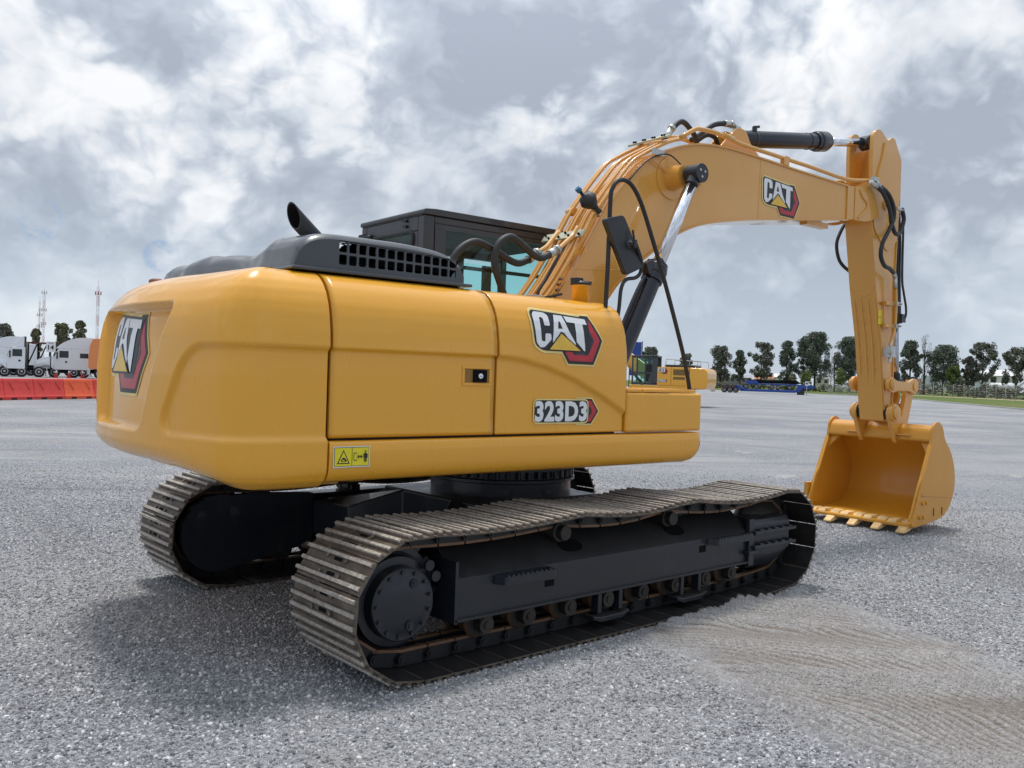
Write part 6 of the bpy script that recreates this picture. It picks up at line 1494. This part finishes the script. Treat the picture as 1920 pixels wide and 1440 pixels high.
# ================================================================== TRUCKS
def wheel(parent, x, y, r=.52, w=.30, name='wheel'):
    bm = NB(); lathe(bm, (x, y-w/2, r), (0, 1, 0), [(0, r*.62), (.02, r*.9), (.06, r), (w-.06, r), (w-.02, r*.9), (w, r*.62)], 24); o = obj(name, bm, TYRE, parent)
    bm = NB()
    for s, y2 in ((-1, y-w/2-.004), (1, y+w/2+.004)): lathe(bm, (x, y2, r), (0, s, 0), [(-.05, r*.60), (.0, r*.60), (.005, r*.52), (-.03, r*.42), (-.03, r*.20), (.03, r*.16), (.04, r*.05)], 20)
    obj('rim', bm, RIM, o)
def truck(label, px_front, d, kind, group='white road tractors parked in a row', mat=None, yawx=0, L=5.4):
    """local +x points to the truck's nose, which faces left in the picture; px_front is the nose"""
    mat = mat or WTRUCK; p, a = bgp(px_front, d); yaw = a+pi/2+yawx
    T = thing('road_tractor', label, 'truck', p, yaw, group)
    # body coordinates: s from the nose backwards => x = -s
    f = lambda P: [(-s, z) for s, z in P]
    bm = NB()
    hood = round_corners(f([(0, .75), (.0, 1.45), (.5, 1.85), (1.75, 2.12), (1.75, .75)]), [.05, .18, .3, .02, .02], 4); prism(bm, hood, -.88, .88)
    for s in (-1, 1): prism(bm, round_corners(f([(.15, .85), (.25, 1.25), (.7, 1.48), (1.2, 1.48), (1.65, 1.15), (1.75, .85), (1.60, .85), (1.35, 1.16), (.95, 1.22), (.55, 1.05), (.42, .85)]), .08, 3), s*.85, s*1.16)
    obj('hood', bm, mat, T, bevel=.03)
    cl = 1.5 if kind == 'day' else 3.5
    bm = NB(); P = [(1.72, .78), (1.72, 1.95), (2.10, 2.85), (1.72+cl, 2.85), (1.72+cl, .78)]
    prism(bm, round_corners(f(P), .06, 3), -1.12, 1.12); cabo = obj('cab', bm, mat, T, bevel=.05, seg=3)
    bm = NB()
    if kind == 'day': prism(bm, round_corners(f([(1.95, 2.86), (3.0, 3.85), (3.12, 3.9), (3.12, 2.86)]), .05, 3), -1.0, 1.0); bx(bm, -3.30, -3.13, -.98, .98, 2.9, 3.85, 1)
    else: prism(bm, round_corners(f([(1.85, 2.86), (2.35, 3.35), (3.1, 3.78), (4.0, 3.98), (5.15, 3.98), (5.2, 2.86)]), [.02, .2, .3, .3, .08, .02], 4), -1.1, 1.1)
    obj('roof_fairing', bm, [mat, DGLASS], T, bevel=.03)
    bm = NB()
    for s in (-1, 1): bx(bm, -2.95, -2.15, *sorted((s*1.122, s*1.13)), 1.95, 2.62)
    if kind != 'day':
        for s in (-1, 1): bx(bm, -4.7, -3.95, *sorted((s*1.122, s*1.13)), 1.95, 2.42)
    obj('window', bm, DGLASS, cabo)
    bm = NB(); prism(bm, f([(1.70, 2.0), (2.06, 2.80), (2.08, 2.80), (1.73, 1.99)]), -.95, .95); obj('windscreen', bm, DGLASS, cabo)
    bm = NB()
    for s in (-1, 1): cyl(bm, (-2.75, s*1.12, 1.55), (-2.75, s*1.14, 1.55), .1, n=8)
    obj('door_handle', bm, DARK, cabo)
    for s in (-1, 1):
        bm = NB(); box(bm, (-1.95, s*1.35, 2.15), (.12, .10, .65)); cyl(bm, (-2.0, s*1.12, 2.4), (-1.95, s*1.32, 2.4), .025, n=5); obj('mirror', bm, DARK, T)
        bm = NB(); cyl(bm, (-1.72-cl-.12, s*.95, .8), (-1.72-cl-.12, s*.95, 3.75 if kind != 'day' else 3.3), .09, n=10); obj('exhaust_stack', bm, plain('stack_%d' % s, (.12, .11, .10), .4, .6), T)
    bm = NB(); bx(bm, -1.72-cl-2.2, -.3, -.45, .45, .62, .86); bx(bm, -.12, .05, -1.1, 1.1, .35, .80, 1); bx(bm, -1.72-cl, -1.75, -1.02, 1.02, .45, .78)
    obj('chassis', bm, [DARK, RIM], T, bevel=.02)
    wheels = [1.55, 2.95, 4.4] if kind == 'day' else [1.75, 3.45, 4.35]
    for x in wheels:
        for s in (-1, 1): wheel(T, -x, s*.92)
    bm = NB()
    for s in (-1, 1): bx(bm, -wheels[-1]-.68, -wheels[-1]-.64, *sorted((s*.65, s*1.1)), .12, .95)
    obj('mud_flap', bm, WHITE, T)
    return T
truck('white tractor with a day cab and sloping roof fairing at the left edge', -28, 96, 'day')
truck('white tractor with a tall curved sleeper cab right of the number board', 63, 97, 'sleeper')
truck('white tractor mostly hidden behind the day cab at the left edge', -70, 103, 'sleeper')
truck('white tractor peeking out between the sleeper cab and the orange truck', 130, 106, 'day')
# white box body behind the day cab, red carrier frame behind
p, a = bgp(20, 112); T = thing('box_trailer', 'long pale box trailer behind the trucks at the left edge', 'trailer', p, a+pi/2)
bm = NB(); bx(bm, -2.5, 6, -1.25, 1.25, 1.1, 3.4); obj('box_body', bm, WTRUCK, T, bevel=.03)
for x in (-1.6, -.4): wheel(T, x, -.95); wheel(T, x, .95)
p, a = bgp(92, 104); T = thing('car_carrier', 'dark red steel carrier frame behind the number board', 'carrier', p, a+pi/2)
bm = NB(); bx(bm, -2.6, 2.2, -1.15, -1.0, 3.35, 3.5); bx(bm, -2.6, 2.2, 1.0, 1.15, 3.35, 3.5)
obj('upper_rail', bm, plain('carrier_red', (.10, .02, .02), .5), T)
bm = NB()
for x in (-2.4, -1.2, 0, 1.1, 2.0): bx(bm, x-.08, x+.08, -1.12, -.98, .6, 3.35); cyl(bm, (x, -1.05, 1.2), (x-.8, -1.05, 3.3), .07, n=5)
bx(bm, -2.6, 2.2, -1.1, 1.1, .9, 1.1); obj('carrier_frame', bm, DARK, T)
for x in (-1.9, 1.7): wheel(T, x, -.95); wheel(T, x, .95)
# orange cab-over truck
p, a = bgp(165, 93); T = thing('cabover_truck', 'orange truck cab with a black mirror, partly hidden by the counterweight', 'truck', p, a+pi/2)
bm = NB(); prism(bm, round_corners([(0, .95), (.02, 2.0), (-.12, 3.3), (-.35, 3.85), (-2.3, 3.9), (-2.3, .95)], [.05, .1, .2, .15, .05, .05], 4), -1.2, 1.2); c = obj('cab', bm, OTRUCK, T, bevel=.04)
bm = NB(); bx(bm, -.95, -.30, -1.215, -1.202, 2.05, 2.95); obj('window', bm, DGLASS, c)
bm = NB(); prism(bm, [(.01, 2.05), (-.10, 3.2), (-.12, 3.2), (-.02, 2.05)], -1.0, 1.0); obj('windscreen', bm, DGLASS, c)
bm = NB(); bx(bm, -.42, -.22, -1.6, -1.35, 2.1, 3.0); bx(bm, -.40, -.25, -1.6, -1.35, 1.75, 2.0); cyl(bm, (-.45, -1.2, 2.9), (-.3, -1.5, 2.9), .04, n=5); obj('mirror', bm, DARK, T)
bm = NB(); bx(bm, -.15, .08, -1.2, 1.2, .4, 1.0); bx(bm, -5.5, -.2, -.45, .45, .6, .9, 1); obj('bumper', bm, [RIM, DARK], T, bevel=.03)
for x in (-1.0, -4.2): wheel(T, x, -1.0); wheel(T, x, 1.0)

# ================================================================== THE FAR EXCAVATOR
p, a = bgp(1250, 57); T = thing('excavator', 'second yellow excavator with a black cab far away behind the handrail, facing left', 'excavator', p, a+pi/2-.26)
# local +x is its nose, +y is its left side, which faces the camera
bm = NB(); prism(bm, round_corners([(-2.75, 1.12), (-2.9, 1.4), (-2.9, 2.2), (-2.7, 2.42), (-1.75, 2.45), (-1.75, 1.12)], [.1, .2, .3, .2, 0, 0], 4), -1.35, 1.35); obj('counterweight', bm, YEL, T, bevel=.08, seg=3)
bm = NB(); bx(bm, -1.735, -.62, 1.30, 1.36, 1.30, 2.45); bx(bm, -.605, .28, 1.30, 1.36, 1.30, 2.45); bx(bm, -1.735, .28, -1.35, 1.29, 1.20, 2.43); obj('engine_bay', bm, YEL, T, bevel=.02)
bm = NB(); bx(bm, -1.745, 2.1, -1.36, 1.365, 1.08, 1.285); obj('side_skirt', bm, YEL, T, bevel=.03)
bm = NB(); bx(bm, -1.55, -.75, 1.361, 1.368, 1.95, 2.32); bx(bm, -1.5, -.75, 1.361, 1.368, 1.68, 1.85); obj('air_grille', bm, plain('olive_grille', (.20, .12, .03), .6), T)
bm = NB(); bx(bm, -2.0, -.1, -.9, 1.0, 2.45, 2.62); obj('engine_hood_cover', bm, BLK, T, bevel=.04)
bm = NB(); 
for y in (1.1, -1.1):
    for q in (((-2.4, y, 2.45), (-2.4, y, 2.85)), ((-1.7, y, 2.6), (-1.7, y, 2.85)), ((-2.4, y, 2.85), (-.2, y, 2.95)), ((-.2, y, 2.45), (-.2, y, 2.95))): cyl(bm, *q, .02, n=5)
obj('handrail', bm, GALV, T)
logo('side_logo_decal', lambda u, v, o: Vector((.22-u, 1.361+o*2, 2.02+v)), T, w=.62, h=.36, cut=0, step=.002)
decal('model_number_decal', model_layers('370D3', .60, .15, .2, .62), lambda u, v, o: Vector((.22-u, 1.361+o*2, 1.52+v)), DM, T, cut=0, step=.002)
bm = NB()
for x0, x1, z0, z1 in ((.30, .62, 1.30, 3.1), (1.0, 1.12, 1.3, 3.1), (1.86, 1.96, 1.3, 3.0), (.30, 1.96, 3.0, 3.14), (.30, 1.96, 1.3, 1.45), (.62, 1.96, 2.0, 2.1)): bx(bm, x0, x1, 1.25, 1.33, z0, z1); bx(bm, x0, x1, .28, .36, z0, z1)
bx(bm, .28, 1.98, .28, 1.33, 3.05, 3.16); prism(bm, [(.6, 1.4), (.95, 1.4), (.6, 2.3)], 1.24, 1.32); c = obj('cab', bm, CABB, T, bevel=.02)
bm = NB(); bx(bm, .62, 1.9, 1.28, 1.29, 1.45, 3.0); bx(bm, .62, 1.9, .31, .32, 1.45, 3.0); obj('window', bm, GLASS, c)
bm = NB(); bx(bm, .8, 1.2, .6, 1.0, 1.5, 2.6); obj('operator_seat', bm, DARK, c, bevel=.05)
bm = NB(); prism(bm, [(.3, 1.6), (.6, 2.1), (2.0, 3.0), (3.4, 4.0), (4.6, 4.4), (4.7, 4.1), (3.6, 3.4), (2.4, 2.3), (1.2, 1.4), (.6, 1.3)], -.3, .15); obj('boom', bm, YEL, T, bevel=.02)
bm = NB(); cyl(bm, (1.5, .3, 1.3), (2.4, .3, 2.3), .09, n=12); bc_ = obj('boom_cylinder', bm, CYL, T)
bm = NB(); cyl(bm, (2.4, .3, 2.3), (3.1, .3, 3.2), .05, n=12); obj('cylinder_rod', bm, CHROME, bc_)
bm = NB(); prism(bm, [(4.3, 4.4), (4.8, 4.4), (5.4, 1.6), (5.1, 1.5)], -.25, .1); obj('stick', bm, YEL, T, bevel=.02)
bm = NB(); prism(bm, round_corners([(4.7, 1.5), (5.5, 1.5), (5.9, .9), (5.7, .2), (4.9, .1), (5.3, .6), (4.8, 1.1)], .1, 3), -.75, .65); obj('bucket', bm, YEL, T, bevel=.02)
for y in (-1.2, 1.2):
    bm = NB(); P = [(-2.0, .0), (2.0, .0)]+arc(2.0, .46, .46, radians(-60), radians(90), 8)+arc(-2.0, .46, .46, radians(90), radians(240), 8); P = arc(2.6, .46, .46, -pi/2, pi/2, 12)+arc(-.9, .46, .46, pi/2, 3*pi/2, 12); prism(bm, P, y-.3, y+.3); obj('crawler_track', bm, [plain('far_track', (.06, .05, .045), .7)], T, bevel=.02)
bm = NB(); bx(bm, -.4, 1.8, -.9, .9, .4, .9); lathe(bm, (.5, 0, .9), (0, 0, 1), [(0, .7), (.2, .7)], 24); obj('undercarriage', bm, BLK, T)
bm = NB(); bx(bm, -1.7, 2.0, -1.0, 1.0, 1.05, 1.2); obj('upper_frame', bm, BLK, T)
p, a = bgp(1194, 66); T = thing('blue_hopper', 'upright blue steel panel on a frame behind the boom of the far excavator', 'hopper', p, a-pi/2)
bm = NB(); bx(bm, -.55, .25, -.4, .4, 1.9, 4.4); obj('panel_box', bm, BLUE, T, bevel=.03)
bm = NB(); bx(bm, .27, .34, -.45, .45, 0, 4.45); bx(bm, -.62, -.56, -.45, .45, 0, 4.45); bx(bm, -.6, .3, -.42, .42, .4, .6); obj('support_frame', bm, DARK, T)

# ================================================================== BLUE LOWBED TRAILER AND ITS LOAD
p, a = bgp(1440, 140); k = 140/FPX; T = thing('lowbed_trailer', 'blue lowbed trailer parked at the edge of the grass, carrying another chassis', 'trailer', p, a-pi/2)
X = lambda px: (px-1440)*k
bm = NB(); bx(bm, X(1392), X(1487), -1.25, 1.25, .28, .66); prism(bm, [(X(1385), 1.25), (X(1392), 1.15), (X(1400), .62), (X(1396), .3), (X(1389), .6), (X(1380), 1.05)], -1.25, 1.25)
prism(bm, [(X(1484), .35), (X(1490), 1.15), (X(1490), 1.55), (X(1518), 1.45), (X(1518), 1.0), (X(1498), .95), (X(1494), .4)], -1.2, 1.2); obj('deck', bm, BLUE, T, bevel=.03)
bm = NB(); bx(bm, X(1358), X(1388), -1.25, 1.25, .72, 1.12); obj('axle_frame', bm, plain('rusty_frame', (.06, .04, .04), .7), T)
for px in (1364, 1374, 1384):
    for y in (-.95, .95): wheel(T, X(px), y, .44)
bm = NB(); bx(bm, X(1490), X(1502), -.9, .9, 0, .95); obj('landing_gear', bm, plain('landing_dark', (.05, .045, .04), .7), T)
p2 = p+Vector((0, 0, .66)); T2 = thing('trailer_chassis', 'smaller blue wheeled chassis loaded on the lowbed trailer under the black cargo', 'chassis', p2, a-pi/2)
bm = NB(); bx(bm, X(1404), X(1490), -.9, .9, .72, .92); prism(bm, [(X(1399), 1.25), (X(1420), 1.3), (X(1424), .95), (X(1412), .8), (X(1400), .95)], -1.0, 1.0); obj('frame', bm, BLUE, T2, bevel=.02)
for px in (1402, 1420, 1447, 1457, 1477): 
    for y in (-.8, .8): wheel(T2, X(px), y, .36)
p3 = p+Vector((0, 0, 1.60)); bm = NB(); prism(bm, [(X(1407), 0), (X(1407), .55), (X(1440), .50), (X(1472), .62), (X(1490), .48), (X(1496), .1), (X(1490), 0)], -.9, .9); o = obj('black_cargo', bm, DARK, None, bevel=.04, loc=p3, rotz=a-pi/2); tag(o, 'long black steel body lying on top of the blue chassis', 'cargo')

# ================================================================== BUILDINGS AND VEHICLES BEYOND THE FENCE
def house(label, px, d, w, top, depth, mats, roof=None, name='warehouse', cat='building', wins=0):
    k = d/FPX; p, a = bgp(px, d); H = (hz(px)+H_at(px, d)-top)*k; W = w*k; T = thing(name, label, cat, p, a-pi/2)
    rh = H*.25 if roof else 0
    bm = NB(); bx(bm, -W/2, W/2, 0, depth, 0, H-rh); obj('wall', bm, mats, T)
    if roof:
        bm = NB(); A = [bm.verts.new(q) for q in ((-W/2-.3, -.4, H-rh), (W/2+.3, -.4, H-rh), (W/2+.3, depth+.4, H-rh), (-W/2-.3, depth+.4, H-rh))]; r0, r1 = bm.verts.new((-W/2-.3, depth/2, H)), bm.verts.new((W/2+.3, depth/2, H))
        addf(bm, A[::-1]); addf(bm, [A[0], A[1], r1, r0]); addf(bm, [A[2], A[3], r0, r1]); addf(bm, [A[1], A[2], r1]); addf(bm, [A[3], A[0], r0]); obj('roof', bm, roof, T)
    for i in range(wins): bm = NB(); x = -W/2+W*(i+.5)/wins; bx(bm, x-W/wins*.25, x+W/wins*.25, -.05, -.01, H*.45, H*.65); obj('window', bm, DGLASS, T)
    return T
GREYW = plain('weathered_wall', (.22, .22, .22), .9); CREAM = plain('cream_wall', (.55, .50, .42), .9); WHW = plain('white_wall', (.72, .73, .74), .8); ORW = plain('salmon_wall', (.62, .30, .20), .9)
house('long low grey warehouse behind the first two trees right of the far excavator', 1368, 330, 76, 702, 18, GREYW, plain('grey_roof', (.30, .31, .33), .8), wins=8)
house('small house with a terracotta roof left of the spiky tree trunk', 1424, 320, 18, 705, 10, CREAM, TERRA, 'house')
house('low house with an orange roof right of the spiky tree trunk', 1443, 320, 20, 704, 10, CREAM, TERRA, 'house')
house('low shed with a white roof behind the pointed dark tree', 1462, 320, 18, 701, 10, WHW, WHTW, 'shed')
house('cream house in the gap between the tallest tree and the light mast', 1542, 320, 22, 704, 10, CREAM, GREYW, 'house', wins=2)
house('salmon coloured wall right of the bucket linkage', 1716, 300, 40, 711, 3, ORW, None, 'boundary_wall', 'wall')
house('white industrial hall behind the tanker at the right', 1872, 320, 62, 697, 20, WHW, WHTW, wins=4)
p, a = bgp(1786, 262); k = 262/FPX; T = thing('box_trailer', 'white box trailer with dark lettering behind the broad dark tree', 'trailer', p, a-pi/2)
bm = NB(); bx(bm, -7.8, 8.4, 0, 2.5, 1.2, 5.1); obj('box_body', bm, plain('pale_blue_white', (.62, .68, .72), .5), T, bevel=.03)
bm = NB(); bx(bm, -5.6, -3.2, -.03, -.01, 3.4, 3.75); bx(bm, -4.9, -4.0, -.03, -.01, 3.9, 4.3, 1); obj('faded_lettering', bm, [plain('slate_print', (.10, .12, .16), .6), plain('faint_red', (.45, .12, .10), .6)], T)
for x in (-5.5, -4.3, 4.5): wheel(T, x, .3, .5)
p, a = bgp(1874, 240); T = thing('tanker_truck', 'white tanker truck behind the fence near the right edge', 'truck', p, a-pi/2)
bm = NB(); cyl(bm, (-2.2, 0, 2.3), (4.2, 0, 2.3), 1.15, n=24); obj('tank', bm, WTRUCK, T)
bm = NB(); prism(bm, round_corners([(-3.9, .8), (-3.9, 1.9), (-3.5, 3.2), (-2.3, 3.2), (-2.3, .8)], .1, 3), -1.1, 1.1); c = obj('cab', bm, WTRUCK, T, bevel=.04)
bm = NB(); bx(bm, -3.4, -2.8, -1.12, -1.10, 2.0, 2.8); obj('window', bm, DGLASS, c)
bm = NB(); bx(bm, -3.8, 4.2, -.9, .9, .7, 1.1); obj('chassis', bm, plain('maroon_chassis', (.14, .04, .04), .6), T)
for x in (-3.2, 2.0, 3.2): wheel(T, x, -.95, .5); wheel(T, x, .95, .5)
p, a = bgp(1336.5, 146); T = thing('cream_cabinet', 'cream sheet metal cabinet just right of the far excavator', 'cabinet', p, a-pi/2)
bm = NB(); bx(bm, -.36, .36, 0, .8, 0, 1.45); obj('cabinet_body', bm, CREAM, T, bevel=.02)
bm = NB(); bx(bm, -.30, .30, -.02, -.004, .1, 1.35); obj('door_panel', bm, CREAM, T, bevel=.003)
